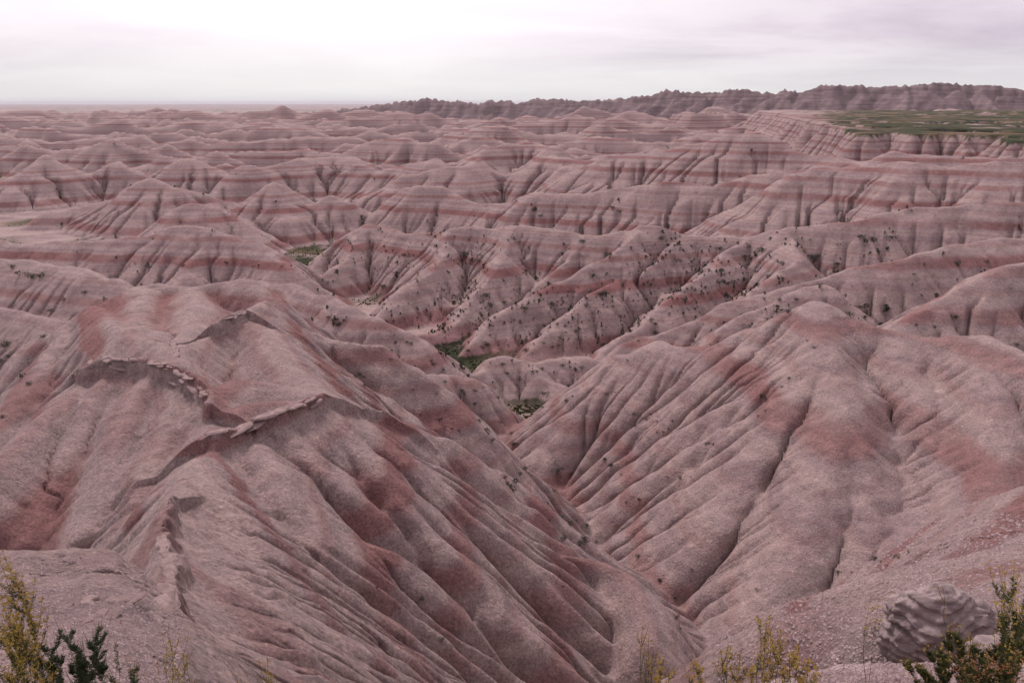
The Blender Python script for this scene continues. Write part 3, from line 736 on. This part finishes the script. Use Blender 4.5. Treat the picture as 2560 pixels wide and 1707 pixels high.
def shrub(p, size, label, group, k=None):
    k = random.randrange(6) if k is None else k
    e = empty('shrub', p, label, 'shrub', group, random.uniform(0, 6.28)); e.scale = (size, size, size*random.uniform(.75, 1.05))
    for nm, me in (('foliage', SH[k][0]), ('stem', SH[k][1])):
        o = bpy.data.objects.new(nm, me); S.collection.objects.link(o); o.parent = e
SPOT = []
def zm(ox, oy, sc, pts): 
    for q in pts: SPOT.append(((ox+q[0]/sc)/1.0884, (oy+q[1]/sc)/1.0884, q[2] if len(q) > 2 else 1.0))
zm(1500,650,2.219,[(1145,455),(1188,490),(1050,665,1.3),(1010,710,1.1),(895,770,1.8),(925,780,1.7),(915,840),(185,862,1.3),(200,930),(258,890,1.3),(285,860),(315,965),(345,965),(405,912),(585,1030,1.2),(605,1025,1.3),(620,1032),(1045,955,.7),(1075,958,.7),(65,1145,1.6),(28,1110,1.1),(150,560),(40,750,1.2),(80,735),(450,1215),(500,1205,.8),(1010,1118,.8),(370,1215,.8),(115,1195,.9),(220,1330),(870,870,.8),(1120,660,.6),(320,905,1.1),(380,940,.9),(440,650,.6),(1470,270,2.2),(1390,310,2),(1440,265,1.2),(1000,230,1.4),(1090,228,1.5),(1040,295,1.8),(1970,350,2),(1470,325,1.6),(660,140,1.7),(690,130,1.8),(715,145,1.6),(130,155,1.8),(30,205,2),(5,200,1.8),(250,225,1.6),(2135,18,1.6),(1315,35,2.2),(990,115,1.4),(1300,60,1.6),(1750,370,1.2),(1850,380,1.2),(2310,480,1.6)])
zm(1600,1150,2.45,[(250,112,1.1),(320,690,1),(125,748,1.4),(315,757,1.1),(215,855,1.1),(225,965,1),(238,1038,1.3),(1205,690,1.7),(1350,740,.9),(1440,610,2),(1465,625,1.6),(1550,600,2.2),(1585,600,1.6),(1640,565,1.1),(1510,650,1.2),(1300,690,.8),(715,805,1.2)])
zm(800,1150,2.613,[(1340,65,2),(1305,110,2.1),(1275,150,2.2),(1245,185,2.2),(1262,205,1.5),(1225,160,1.7),(1205,120,1.4),(1905,45,1.8),(1545,110,2.4),(1525,215,1.4),(1645,105,1.2),(1630,425,2),(1580,380,1.5),(1595,520,2.2),(1710,550,2.4),(1740,545,2.2),(1720,520,1.8),(1735,460,2),(1800,545,1),(2085,635,1.9),(2225,797,1.3),(2320,915,1.1),(2340,1030,1),(665,930,1.9),(370,835,1.2),(1035,855,.6),(795,1185,1.8),(1590,835,.9),(1860,1040,.8),(1500,400,1),(1660,315,1.3),(2085,262,1),(2005,290,1),(1590,70,1.2),(1670,400,1.2),(1490,290,1.2),(1855,5,1)])
zm(700,550,2.24,[(1245,815,1.6),(1265,865,1.6),(1440,850,1.5),(1410,860,1.2),(1020,975,1.8),(1030,995,1.6),(1225,1000,1.7),(1155,1185,2.2),(1160,1200,1.6),(1190,1240,1.7),(1305,1270,1.8),(1320,1275,1.5),(890,1125,1.8),(960,1175,1.2),(1000,1190,1.2),(1120,1130,1.7),(860,815,2),(845,805,1.3),(710,700,1.5),(740,705,1.5),(450,885,1.7),(480,905,1.5),(480,930,1.5),(425,880,1.3),(1055,745,1.8),(1010,800,1.8),(1160,715,2.2),(1135,720,1.7),(1380,740,2),(340,590,2),(300,570,1.7),(325,600,1.7),(365,575,1.5),(275,555,1.4),(580,390,2.3),(650,310,2),(1160,440,2.6),(1180,490,2.6),(1110,250,2.6),(1030,210,2.2),(690,205,2.4),(1820,430,2.6),(1795,430,2.2),(1510,480,2.5),(1370,520,2.4),(1835,215,2.4),(1750,330,2.2),(1690,130,2.2),(1230,1145,1.2),(1290,1200,1.5),(1330,1090,1.3),(1365,1070,1.1),(1600,1025,1.5),(1465,1055,1.3),(1500,985,1.5),(1470,985,1.3),(1380,1020,1.2),(1090,1050,1.5),(1095,960,1.3),(780,1105,1),(740,960,1),(880,990,1),(630,735,1.2),(620,785,1.4),(930,915,1.4),(1135,945,1),(1330,935,1),(1620,935,1.6),(1650,850,1.6),(1690,845,1.6),(1580,825,1.4),(1640,995,1)])
zm(0,650,2.613,[(45,565,2.4),(145,770,1.8),(60,640,1.8),(15,665,1.8),(280,510,1.3),(560,225,1.3),(345,350,1.6),(185,815,1.5),(120,110,2.2),(210,130,2.6),(265,120,2.2),(90,60,1.8),(420,265,1.3),(5,1030,1.5),(35,590,1.5)])
zm(1280,180,1.8375,[(1605,765,3),(1735,780,2.4),(1660,790,2.4),(945,825,2.4),(750,885,2),(430,850,2.8),(1145,835,2.6),(1400,860,3),(1395,880,2.4),(690,775,2.6),(495,665,2.4),(465,630,2),(130,675,2.2),(95,665,2.4),(1065,860,2),(1380,855,2),(1240,890,2)])
ZONE = {0: 'valley floor', 2: 'left foreground hill', 3: 'pointed right hill', 9: 'bare ridge by the gully', 11: 'narrow spur left of the deep gully', 12: 'low rounded central domes',
        4: 'long middle ridge', 10: 'low pink ridge in mid valley', 13: 'striped ridge on the right', 14: 'short spur on the right', 15: 'shaded right edge hill', 1: 'clay rim in front', 17: 'red topped left hill', 18: 'dark left edge slope', 16: 'rounded hills on the left', 19: 'second row of hills', 7: 'edge of the tableland'}
cnt = 0
EXT = {}
def shrub_label(p, size, own, z_):
    if own not in EXT:
        m_ = OWN == own; EXT[own] = (np.percentile((X/Y)[m_], 6), np.percentile((X/Y)[m_], 94), np.percentile(H[m_], 5), np.percentile(H[m_], 95))
    a0, a1, h0, h1 = EXT[own]; t = (p[0]/p[1]-a0)/(a1-a0+1e-6); h = (p[2]-h0)/(h1-h0+1e-6)
    hw = 'high' if h > .66 else 'halfway up' if h > .33 else 'low down'
    tw = 'far left' if t < .2 else 'left of the middle' if t < .4 else 'near the middle' if t < .6 else 'right of the middle' if t < .8 else 'far right'
    sw = 'tiny' if size < .45 else 'small' if size < .85 else 'rounded' if size < 1.4 else 'large'
    t_ = f'{sw} dark shrub {hw} on the {z_}, {tw}'
    return t_ if len(t_.split()) <= 16 else f'{sw} dark shrub {hw} on the {z_}'
for (px, py, k) in SPOT:
    i, j = hit(px, py); p = at(i, j); own = int(OWN[i, j]); d = math.dist(p, (0,0,0))
    z_ = ZONE.get(own, 'banded hills farther back'); size = k*.0052*d if own not in (2,) else k*.006*d
    size = min(size*.80, 2.4)
    shrub((p[0], p[1], p[2]-.03), size, shrub_label(p, size, own, z_), 'shrubs on the ' + z_); cnt += 1
# many more, by chance, where water gathers on the middle hills
def slope_ok(): return None
cand = np.nonzero(((OWN == 4) | (OWN == 10) | (OWN == 12) | (OWN == 13) | (OWN == 14) | (OWN == 19) | ((OWN >= 16) & (OWN <= 26)) | (OWN == 6)).ravel() & (RR.ravel() > 120) & (RR.ravel() < 900))[0]
wt = (np.minimum(ACC.ravel()[cand], 1500)**.75) * np.clip(.5 + 1.8*pnoise(X*.03, Y*.03, 81).ravel()[cand], .06, 1.6) * np.where(RR.ravel()[cand] > 330, .8, 1.3) * np.where(OWN.ravel()[cand] == 4, 7, 1)
# keep to the upper and middle slopes, thin on floors
wt = wt*(H.ravel()[cand] > FLOOR.ravel()[cand]+1.5)
pick = rng.choice(cand, 3600, replace=False, p=wt/wt.sum()); pick = np.concatenate([pick, rng.choice(pick, 2600)])
far_v, far_f = [], []
tv, tf = leaf_cloud(14, .24, 5, .7, 3)
order = pick[np.argsort(RR.ravel()[pick])]
tv = np.array(tv); tf = np.array(tf); av, af = [], []; nb = 0
for n_, q in enumerate(order):
    i, j = divmod(int(q), NA); p = at(i, j); d = float(RR[i, j])
    # hidden slopes facing away are left bare
    if cnt < 292 and int(OWN[i, j]) == 4 and H[i, j] >= H[max(i-3, 0), j] and random.random() < .5:
        z_ = ZONE.get(int(OWN[i, j]), 'banded hills farther back')
        sz = min(2.0, .75*math.exp(random.gauss(0, .42)))
        shrub((p[0]+random.uniform(-.2,.2), p[1], p[2]-.03), sz, shrub_label(p, sz, int(OWN[i, j]), z_), 'shrubs on the ' + z_); cnt += 1
        continue
    sz = min(2.2, .68*math.exp(random.gauss(0, .48))) if d < 330 else min(3, 1.1*math.exp(random.gauss(0, .4))); a = random.uniform(0, 6.28); c, s_ = math.cos(a)*sz, math.sin(a)*sz
    if random.random() < .55:
        ox, oy = random.gauss(0, 1.3), random.gauss(0, 1.3); p = (p[0]+ox, p[1]+oy, ground_z(p[0]+ox, p[1]+oy))
    V3 = np.stack([tv[:,0]*c - tv[:,1]*s_ + p[0], tv[:,0]*s_ + tv[:,1]*c + p[1], tv[:,2]*sz*.9 + p[2]-.05], -1)
    av.append(V3); af.append(tf + nb); nb += len(tv)
me = bpy.data.meshes.new('distant_shrubs'); V3 = np.concatenate(av); F3 = np.concatenate(af).astype(np.int32)
me.vertices.add(len(V3)); me.vertices.foreach_set('co', V3.astype(np.float32).ravel()); me.loops.add(F3.size); me.loops.foreach_set('vertex_index', F3.ravel())
me.polygons.add(len(F3)); me.polygons.foreach_set('loop_start', np.arange(0, F3.size, 4, dtype=np.int32)); me.update(); me.materials.append(SHRUB)
o = bpy.data.objects.new('distant_shrubs', me); S.collection.objects.link(o); o['kind'] = 'stuff'; o['label'] = 'countless small dark shrubs dotting the gullies of the banded hills'; o['category'] = 'shrubs'
print('shrubs', cnt, time.time()-T0)
# ------------------------------------------------------------------ crusted rock ledges on the crests of the foreground hill
def rock_mat(name, cols, sc=2.0, bump=.05):
    m, nt, b = mat(name); tc = nt.nodes.new('ShaderNodeNewGeometry').outputs['Position']
    c = ramp(nt, noise(nt, tc, sc, 8, .65), [(.3, cols[0]), (.5, cols[1]), (.7, cols[2])])
    mp = nt.nodes.new('ShaderNodeMapping'); mp.inputs['Scale'].default_value = (.6, .6, 9); nt.links.new(tc, mp.inputs[0])
    c = mixc(nt, ramp(nt, noise(nt, mp.outputs[0], sc*1.2, 5, .6), [(.42,(0,0,0)),(.60,(.55,.55,.55))]), c, cols[0])
    nt.links.new(c, b.inputs['Base Color'])
    bp = nt.nodes.new('ShaderNodeBump'); bp.inputs['Distance'].default_value = bump; bp.inputs['Strength'].default_value = .9
    nt.links.new(noise(nt, tc, sc*6, 9, .7), bp.inputs['Height']); nt.links.new(bp.outputs[0], b.inputs['Normal']); return m
CRUST = rock_mat('crust_rock', ((.20,.14,.13),(.31,.222,.208),(.39,.285,.262)), 2.2, .06)
BOULD = rock_mat('boulder_rock', ((.16,.12,.115),(.31,.24,.225),(.41,.325,.305)), 2.6, .035)
from mathutils import noise as mn, Vector
def slab_mesh(seed):
    r = random.Random(seed); n = 7; bm = bmesh.new(); rings = []
    for lv, (zz, k) in enumerate([(-.5, .82), (-.1, 1.0), (.22, .93), (.5, .72)]):
        rings.append([bm.verts.new((math.cos(6.2832*q/n)*k*.5*(1+.25*mn.noise(Vector((q*1.7, seed, lv*.25)))), math.sin(6.2832*q/n)*k*.5*(1+.25*mn.noise(Vector((q*1.3, seed+4, lv*.25)))), zz + .12*mn.noise(Vector((q, lv, seed))))) for q in range(n)])
    for A_, B_ in zip(rings[:-1], rings[1:]):
        for q in range(n): bm.faces.new((A_[q], A_[(q+1) % n], B_[(q+1) % n], B_[q]))
    bm.faces.new(rings[-1]); me = bpy.data.meshes.new('slab'); bm.to_mesh(me); bm.free(); me.materials.append(CRUST); return me
SLABS = [slab_mesh(k*3.1) for k in range(6)]
def ledge(pts, width, thick, label, seed, over=(0, -1), jag=.5):
    """a row of cracked crust slabs half buried along a crest, their front edges proud of it"""
    r = random.Random(seed); e = empty('rock_ledge', pts[0], label, 'rock ledge', 'crusted ledges on the foreground crests')
    for a, b in zip(pts[:-1], pts[1:]):
        L_ = math.dist(a[:2], b[:2]); n = max(1, int(L_/(width*.9)))
        for k in range(n):
            t = (k + r.uniform(.2, .8))/n; x, y = a[0]+(b[0]-a[0])*t, a[1]+(b[1]-a[1])*t
            x += over[0]*width*r.uniform(-.25, .2); y += over[1]*width*r.uniform(-.25, .2)
            o = bpy.data.objects.new('slab', r.choice(SLABS)); S.collection.objects.link(o); o.parent = e
            s_ = width*r.uniform(.5, 1.8); th = thick*r.uniform(.3, .65)
            o.location = (x-pts[0][0], y-pts[0][1], ground_z(x, y) - th*.3 - pts[0][2])
            o.rotation_euler = (r.uniform(-.15, .15), r.uniform(-.15, .15), math.atan2(b[1]-a[1], b[0]-a[0]) + r.uniform(-.22, .22)); o.scale = (s_*1.7, s_*.7, th)
    return e
def hp(*pix): return [at(*hit(px, py+3)) for px, py in pix]
ledge(hp((485,1010),(530,990),(570,975),(620,960),(660,945),(700,930),(732,914)), .75, .34, 'long pale crusted ledge overhanging the gullies at the centre of the foreground hill', 3)
ledge(hp((205,830),(250,825),(300,828),(345,833),(400,850),(440,872),(468,895),(475,915)), .7, .30, 'curved pale crust rim above the steep fluted wall, under the red terrace', 8)
ledge(hp((372,1228),(380,1262),(395,1300),(392,1340),(385,1378),(372,1400)), .30, .14, 'jagged pale crust along the near crest beside the red scoop', 12, (1, 0), .5)
ledge(hp((515,733),(540,727),(562,716)), .6, .24, 'short pale crust shelf below the little red knob', 15)
ledge(hp((395,786),(403,800),(400,815)), .6, .5, 'small broken crust block beside the upper red patch', 21, (1, 0))

# ------------------------------------------------------------------ boulders and stones on the rim
def boulder(px, py, size, label, seed, dims=(1, .8, .5), name='boulder', m=None, sub=4, cat='boulder'):
    i, j = hit(px, py); p = at(i, j)
    bm = bmesh.new(); bmesh.ops.create_icosphere(bm, subdivisions=sub, radius=.5)
    for v in bm.verts:
        c = v.co.normalized(); q = Vector((c.x*1.3+seed, c.y*1.3, c.z*1.3))
        rr__ = .5*(1 + .22*mn.noise(q) + .10*mn.noise(q*2.6) + .04*mn.noise(q*6) + .02*mn.noise(q*14))
        vd = mn.voronoi(Vector((q.x*.9, q.y*.9, q.z*1.6)))[0]; rr__ -= .022*max(0, 1-(vd[1]-vd[0])*9)
        co = c*rr__
        # bedding: thin beds stand proud, soft ones are cut back
        bz = (co.z + .13*mn.noise(Vector((co.x*2.5, co.y*2.5, seed))) + .14*co.x)*10
        fr = bz - math.floor(bz); k_ = 1 + .03*(1 if fr < .62 else -1)*min(1, 6*min(abs(fr-.55), fr, 1-fr)+.2)
        hsh = mn.noise(Vector((math.floor(bz)*3.7, seed, 0)))
        co.x *= k_*(1+.05*hsh); co.y *= k_*(1+.05*hsh)
        v.co = Vector((co.x*dims[0]*size, co.y*dims[1]*size, max(co.z, -.35)*dims[2]*size*1.5))
    me = bpy.data.meshes.new(name); bm.to_mesh(me); bm.free(); me.materials.append(m or BOULD)
    me.polygons.foreach_set('use_smooth', [sub > 3]*len(me.polygons))
    o = bpy.data.objects.new(name, me); S.collection.objects.link(o); o.location = (p[0], p[1], p[2]+.16*size*dims[2]); o.rotation_euler = (.08, -.12, seed)
    o['label'] = label; o['category'] = cat; return o
boulder(2148, 1470, 1.28, 'large pale layered boulder with dark cracks at the lower right', 3.3, (1.05, .8, .60), sub=6)
boulder(2235, 1440, .55, 'small rounded pale boulder touching the right shoulder of the large one', 7.1, (1, .8, .7))
boulder(2290, 1515, .62, 'low grey boulder half hidden by the dark bush at lower right', 9.4, (1.2, .9, .45))
boulder(1712, 1542, .14, 'fist sized white stone at the left end of the pebbly red crust', 2.2, (1, .9, .8), 'stone', CRUST, 3, 'stone')
boulder(45, 1345, .16, 'small pale stone on the grey rim at the far left', 5.2, (1.2, .9, .5), 'stone', CRUST, 3, 'stone')
# pebbly crust: crumbs of clay lying over the near rim
def crumbs():
    r = random.Random(4); vs, fs = [], []
    tet = [(0,0,.6),(.6,0,-.2),(-.3,.5,-.2),(-.3,-.5,-.2)]
    def put(x, y, s_):
        z = ground_z(x, y); a = r.uniform(0, 6.28); c, s2 = math.cos(a)*s_, math.sin(a)*s_; b = len(vs)
        for t in [(1,0,-.2),(.3,.9,-.1),(-.8,.5,-.25),(-.7,-.7,-.1),(.4,-.8,-.2),(.1,.1,.7)]:
            k = r.uniform(.7, 1.2); vs.append((x+(t[0]*c-t[1]*s2)*k, y+(t[0]*s2+t[1]*c)*k, z+t[2]*s_*k*.7))
        for q in range(5): fs.append((b+q, b+(q+1) % 5, b+5))
    for _ in range(9000):
        px, py = r.uniform(1690, 2400), 1525 + abs(r.gauss(0, 30))
        i, j = hit(px, py)
        if RR[i, j] > 9: continue
        x, y, z = at(i, j); put(x+r.uniform(-.01,.01), y+r.uniform(-.01,.01), r.choice([.006,.008,.011,.016]))
    for _ in range(7000):
        px, py = r.uniform(-60, 420), r.uniform(1280, 1600); i, j = hit(px, py)
        if OWN[i, j] != 1: continue
        x, y, z = at(i, j); put(x+r.uniform(-.03,.03), y+r.uniform(-.03,.03), r.choice([.012,.016,.02,.035]))
    for _ in range(9000):
        px, py = r.uniform(1650, 2400), r.uniform(1180, 1560); i, j = hit(px, py)
        if OWN[i, j] != 1: continue
        x, y, z = at(i, j); put(x+r.uniform(-.05,.05), y+r.uniform(-.05,.05), r.choice([.012,.018,.028,.045])*max(.6, RR[i,j]/14))
    o = new_mesh('clay_crumbs', vs, fs, CRUMB); o['kind'] = 'stuff'; o['label'] = 'loose clay crumbs and pebbles scattered over the near rim'
CRUMB = rock_mat('crumb_clay', ((.22,.155,.15),(.33,.245,.235),(.44,.34,.33)), 5.0, .01)
crumbs()

# ------------------------------------------------------------------ foreground plants
YEL = leaf_mat('yellow_petals', (.30,.19,.05), (.46,.32,.07), 30)
ORA = leaf_mat('orange_petals', (.30,.13,.07), (.38,.20,.09), 30)
GRN = leaf_mat('green_leaves', (.040,.062,.032), (.080,.108,.052), 9)
OLV = leaf_mat('olive_leaves', (.055,.062,.025), (.11,.11,.04), 9)
STEM = leaf_mat('green_stem', (.07,.075,.035), (.14,.13,.06), 9)
STRAW = leaf_mat('straw_stem', (.34,.22,.17), (.50,.36,.29), 30)
def top_at(px, py, dist_y): return Vector(P(px, py, dist_y))
def leafquad(vs, fs, p, d, n, L_, w):
    side = d.cross(n).normalized()*w; i = len(vs); tip = p + d*L_; mid = p + d*(L_*.5) + n*(L_*.06)
    vs += [tuple(p), tuple(mid+side), tuple(tip), tuple(mid-side)]; fs.append((i, i+1, i+2, i+3))
def plant(name, base, tips, label, cat, group, petal, leafm, leafn=26, leafL=.022, flower_from=.72, flowers=26, petal_s=.006, stem_r=.0022, branches=3, seed=1, stemm=None):
    """one stem part for each tip; each carries leaves and a spike of small flowers"""
    r = random.Random(seed); e = empty(name, base, label, cat, group); B0 = Vector(base)
    for tp in tips:
        T = Vector(tp) - B0; lean = Vector((r.uniform(-.1,.1), r.uniform(-.06,.06), 0))*T.length
        pts = [Vector((0,0,-.03))] + [Vector((0,0,0)).lerp(T, t) + lean*math.sin(math.pi*t)*.6 + Vector((r.gauss(0,1), r.gauss(0,1), 0))*.006*T.length for t in (.15,.3,.45,.6,.75,.88)] + [T]
        vs, fs = [], []; tube(vs, fs, [tuple(p) for p in pts], stem_r, stem_r*.35, 4)
        fv, ff, lv, lf = [], [], [], []
        def along(P_, t):
            k = t*(len(P_)-1); i = min(int(k), len(P_)-2); return P_[i].lerp(P_[i+1], k-i), (P_[i+1]-P_[i]).normalized()
        lines = [(pts, flower_from, 1.0)]
        for b in range(branches):
            t0 = r.uniform(.45, .85); p0, d0 = along(pts, t0); a = r.uniform(0, 6.283)
            d1 = (d0 + Vector((math.cos(a), math.sin(a), 0))*.55).normalized(); L_ = T.length*r.uniform(.10, .22)
            bp_ = [p0, p0+d1*L_*.5, p0+d1*L_*.8+Vector((0,0,L_*.12)), p0+d1*L_+Vector((0,0,L_*.3))]
            tube(vs, fs, [tuple(p) for p in bp_], stem_r*.6, stem_r*.3, 3); lines.append((bp_, .35, .6))
        for ln, f0, wgt in lines:
            for k in range(int(leafn*wgt*1.4)):
                p, d = along(ln, r.uniform(.05 if ln is pts else .1, min(1, f0+.1))); a = r.uniform(0, 6.283)
                dd = (d*.5 + Vector((math.cos(a), math.sin(a), .2))).normalized(); n = dd.cross(Vector((r.gauss(0,1), r.gauss(0,1), 1))).normalized()
                leafquad(lv, lf, p, dd, n, leafL*r.uniform(.4, 1.2)*.7, leafL*.07)
            if petal is not None:
                for k in range(int(flowers*wgt*.6)):
                    p, d = along(ln, r.uniform(f0, 1)); p = p + Vector([r.gauss(0, petal_s*1.3) for _ in range(3)])
                    for q in range(3):
                        dd = Vector([r.gauss(0,1) for _ in range(3)]).normalized(); n = dd.cross(Vector((.3,.5,1))).normalized()
                        leafquad(fv, ff, p, dd, n, petal_s*1.6, petal_s*.5)
        st = new_mesh('stem', vs, fs, stemm or STEM, e)
        if lv: new_mesh('foliage', lv, lf, leafm, st)['kind'] = 'stuff'
        if fv: new_mesh('flower_spike', fv, ff, petal, st)['kind'] = 'stuff'
    return e
def fplant(tips, dist, label, cat='wildflower', name='flowering_plant', group='yellow flowering plants at the rim', **kw):
    """tips in picture units; the root stands on the ground under their mean"""
    tp = [top_at(px, py, dist + random.uniform(-.12, .12)) for px, py in tips]
    bx = sum(t.x for t in tp)/len(tp); by = dist - .05
    gz = ground_z(bx, by)
    # plants cannot be taller than life: cut the reach by choosing a root close under the tips
    if min(t.z for t in tp) - gz > 1.3: gz = min(t.z for t in tp) - 1.3
    return plant(name, (bx, by, gz), tp, label, cat, group, **kw)
YG = 'yellow flowering plants along the rim'
K = dict(petal=YEL, leafm=OLV)
fplant([(1745,1420),(1760,1432),(1793,1445),(1770,1470),(1800,1470)], 3.35, 'yellow flower spray standing tallest in the clump left of the boulder', group=YG, seed=11, **K)
fplant([(1655,1490),(1672,1500),(1700,1497),(1690,1525)], 3.3, 'short yellow flower spray left of the tallest one', group=YG, seed=12, **K)
fplant([(1476,1435),(1490,1462),(1500,1500)], 3.5, 'thin faint yellow stems, leftmost of the right-hand clump', group=YG, seed=13, **dict(K, flowers=12, leafn=16))
fplant([(1525,1512),(1545,1535),(1512,1540)], 3.3, 'low yellow plant at the bottom edge beside the thin faint stems', group=YG, seed=14, **K)
fplant([(1598,1515),(1612,1532),(1585,1548)], 3.3, 'small yellow plant between the low plant and the short spray', group=YG, seed=15, **K)
fplant([(1812,1497),(1835,1482),(1856,1512),(1880,1528),(1800,1530),(1850,1545)], 3.2, 'bushy yellow plant in front of the pebbly red crust', group=YG, seed=16, **dict(K, flowers=34))
fplant([(1740,1510),(1722,1535),(1765,1540)], 3.3, 'yellow plant rising beside the small white stone', group=YG, seed=17, **K)
fplant([(2000,1372),(2017,1388)], 3.6, 'tall thin stems with pale tips standing left of the boulder', group=YG, seed=18, **dict(K, flowers=10, leafn=12, stem_r=.0016))
fplant([(2308,1303),(2326,1345),(2342,1310),(2350,1392),(2330,1420),(2362,1350),(2318,1480),(2345,1500)], 3.1, 'tall dark olive plant with yellow tips at the right edge', group=YG, seed=19, **dict(K, leafn=90, leafL=.028, flowers=22, branches=7))
fplant([(2165,1344),(2190,1420)], 3.5, 'slender stem with an orange tip in front of the boulder', group=YG, seed=20, **dict(K, petal=ORA, flowers=10, leafn=14, branches=1))
fplant([(2080+random.uniform(-8,8)+k*17, 1455+random.uniform(-28,45)+ (40 if k < 3 else 0)) for k in range(18)], 3.2, 'wide dark olive bush with few flowers at the lower right corner', 'bush', 'leafy_bush', 'dark bushes at the rim', seed=21, **dict(K, leafn=110, leafL=.03, flowers=6, branches=6))
fplant([(2190+k*16, 1510+random.uniform(-20,25)) for k in range(11)], 3.0, 'low bush with pinkish orange flower heads beneath the boulder', 'bush', 'leafy_bush', 'dark bushes at the rim', seed=22, **dict(K, petal=ORA, leafn=100, leafL=.03, flowers=14, branches=5))
fplant([(8,1275),(22,1305),(40,1330),(55,1362),(15,1372),(70,1400),(-10,1330),(30,1410)], 4.3, 'tall yellow flowered plant at the left edge', group=YG, seed=23, **dict(K, leafn=80, leafL=.03, flowers=40, branches=6, petal_s=.008))
fplant([(5,1440),(35,1450),(60,1470),(85,1490),(-20,1460),(20,1500),(110,1530)], 4.2, 'dense yellow flowered plant at the lower left corner', group=YG, seed=24, **dict(K, leafn=100, leafL=.03, flowers=34, branches=6, petal_s=.008))
fplant([(98,1462),(122,1448),(142,1428),(165,1450),(190,1472),(212,1440),(228,1425),(245,1500),(80,1500),(150,1500),(200,1520),(120,1525)], 4.7, 'bright green leafy bush without flowers near the lower left corner', 'bush', 'leafy_bush', 'dark bushes at the rim', petal=None, leafm=GRN, leafn=120, leafL=.042, branches=8, seed=25, stem_r=.003)
fplant([(262,1480),(285,1500),(250,1530),(305,1530)], 4.6, 'smaller green leafy plant right of the bright green bush', 'bush', 'leafy_bush', 'dark bushes at the rim', petal=YEL, leafm=GRN, leafn=60, leafL=.036, branches=5, flowers=8, seed=26)
fplant([(380,1440),(388,1462)], 3.9, 'single yellow flower spike against the grey rim', group=YG, seed=27, **dict(K, leafn=14, branches=2, flowers=26))
fplant([(382,1500),(420,1498),(428,1512),(400,1530),(372,1515)], 3.6, 'yellow flower spikes in the gap right of the grey rim', group=YG, seed=28, **dict(K, leafn=20, branches=2))
fplant([(613,1506),(608,1528),(620,1545)], 3.3, 'lone small yellow flower spike at the bottom edge', group=YG, seed=29, **dict(K, leafn=12, branches=1, flowers=16))
fplant([(543,1548),(552,1556)], 3.3, 'tiny yellow flower head at the bottom edge', group=YG, seed=30, **dict(K, leafn=8, branches=1, flowers=14))
# dry grass stalks
def stalk(tip, foot, d, label, seed, head=.09):
    t = top_at(*tip, d); f = top_at(*foot, d-.05); dr = (f-t).normalized(); gz = ground_z(f.x, f.y)
    k = (gz - t.z)/dr.z; b = t + dr*k if dr.z < -.3 else Vector((f.x, f.y, gz))
    e = empty('dry_grass', tuple(b), label, 'dry grass', 'dry grass stalks at the rim'); T = t-b
    pts = [Vector((0,0,-.02)), T*.4+Vector((.004,0,0)), T*.75, T]; vs, fs = [], []; tube(vs, fs, [tuple(p) for p in pts], .0017, .0009, 4)
    st = new_mesh('stem', vs, fs, STRAW, e); r = random.Random(seed); hv, hf = [], []
    for q in range(70):
        p = T*(1 - r.random()*head/T.length) + Vector([r.gauss(0,.0025) for _ in range(3)]); dd = (T.normalized()+Vector([r.gauss(0,.35) for _ in range(3)])).normalized()
        leafquad(hv, hf, p, dd, dd.cross(Vector((.2,1,.1))).normalized(), .011, .0022)
    new_mesh('seed_head', hv, hf, STRAW, st)['kind'] = 'stuff'
stalk((276,1424), (340,1568), 3.6, 'leaning pale dry grass stalk in front of the grey rim', 1, .10)
stalk((362,1512), (366,1568), 3.5, 'short dry grass stalk with a pink seed head beside the yellow spikes', 2, .07)
stalk((1560,1420), (1566,1568), 3.4, 'thin dry stalk standing among the faint stems', 3, .05)
# weathered ledges on the near grey rim
ledge(hp((150,1392),(190,1378),(235,1372),(280,1378),(330,1388)), .26, .10, 'cracked grey slab edge on the left rim', 31, (0,-1), .6)
ledge(hp((168,1425),(210,1420),(262,1410)), .18, .07, 'lower grey slab under the cracked edge on the left rim', 33, (0,-1), .6)
# grass tufts on the valley flats
def tufts():
    r = random.Random(9); vs, fs = [], []
    m_ = (VEG > .35) & (RR > 95) & (RR < 520) & (OWN == 0); c_ = np.nonzero(m_.ravel())[0]
    if not len(c_): return
    for q in rng.choice(c_, min(5000, len(c_)), replace=False):
        i, j = divmod(int(q), NA); x, y, z = at(i, j); s_ = r.uniform(.10, .35)
        for k in range(3):
            a = r.uniform(0, 3.14); b = len(vs); dx, dy = math.cos(a)*s_, math.sin(a)*s_
            vs += [(x-dx, y-dy, z-.02), (x+dx, y+dy, z-.02), (x+dx*1.3, y+dy*1.3, z+s_*.8), (x-dx*1.2, y-dy*1.2, z+s_*.9)]; fs.append((b, b+1, b+2, b+3))
    o = new_mesh('grass', vs, fs, OLV); o['kind'] = 'stuff'; o['label'] = 'green and ochre grass on the valley flats'
tufts()
# ------------------------------------------------------------------ thin air haze
bm = bmesh.new(); bmesh.ops.create_cube(bm, size=1.0)
for v in bm.verts: v.co = Vector((v.co.x*120000, v.co.y*120000, -90 if v.co.z < 0 else 75))
me = bpy.data.meshes.new('haze'); bm.to_mesh(me); bm.free()
hm = bpy.data.materials.new('haze_air'); hm.use_nodes = True; hn = hm.node_tree; hn.nodes.clear()
ho = hn.nodes.new('ShaderNodeOutputMaterial'); hv_ = hn.nodes.new('ShaderNodeVolumePrincipled'); hv_.inputs['Color'].default_value = (.80,.76,.82,1); hv_.inputs['Density'].default_value = .00003
hv_.inputs['Anisotropy'].default_value = .2
hn.links.new(hv_.outputs[0], ho.inputs['Volume']); me.materials.append(hm)
o = bpy.data.objects.new('haze', me); S.collection.objects.link(o); o['kind'] = 'stuff'
print('done', time.time()-T0)
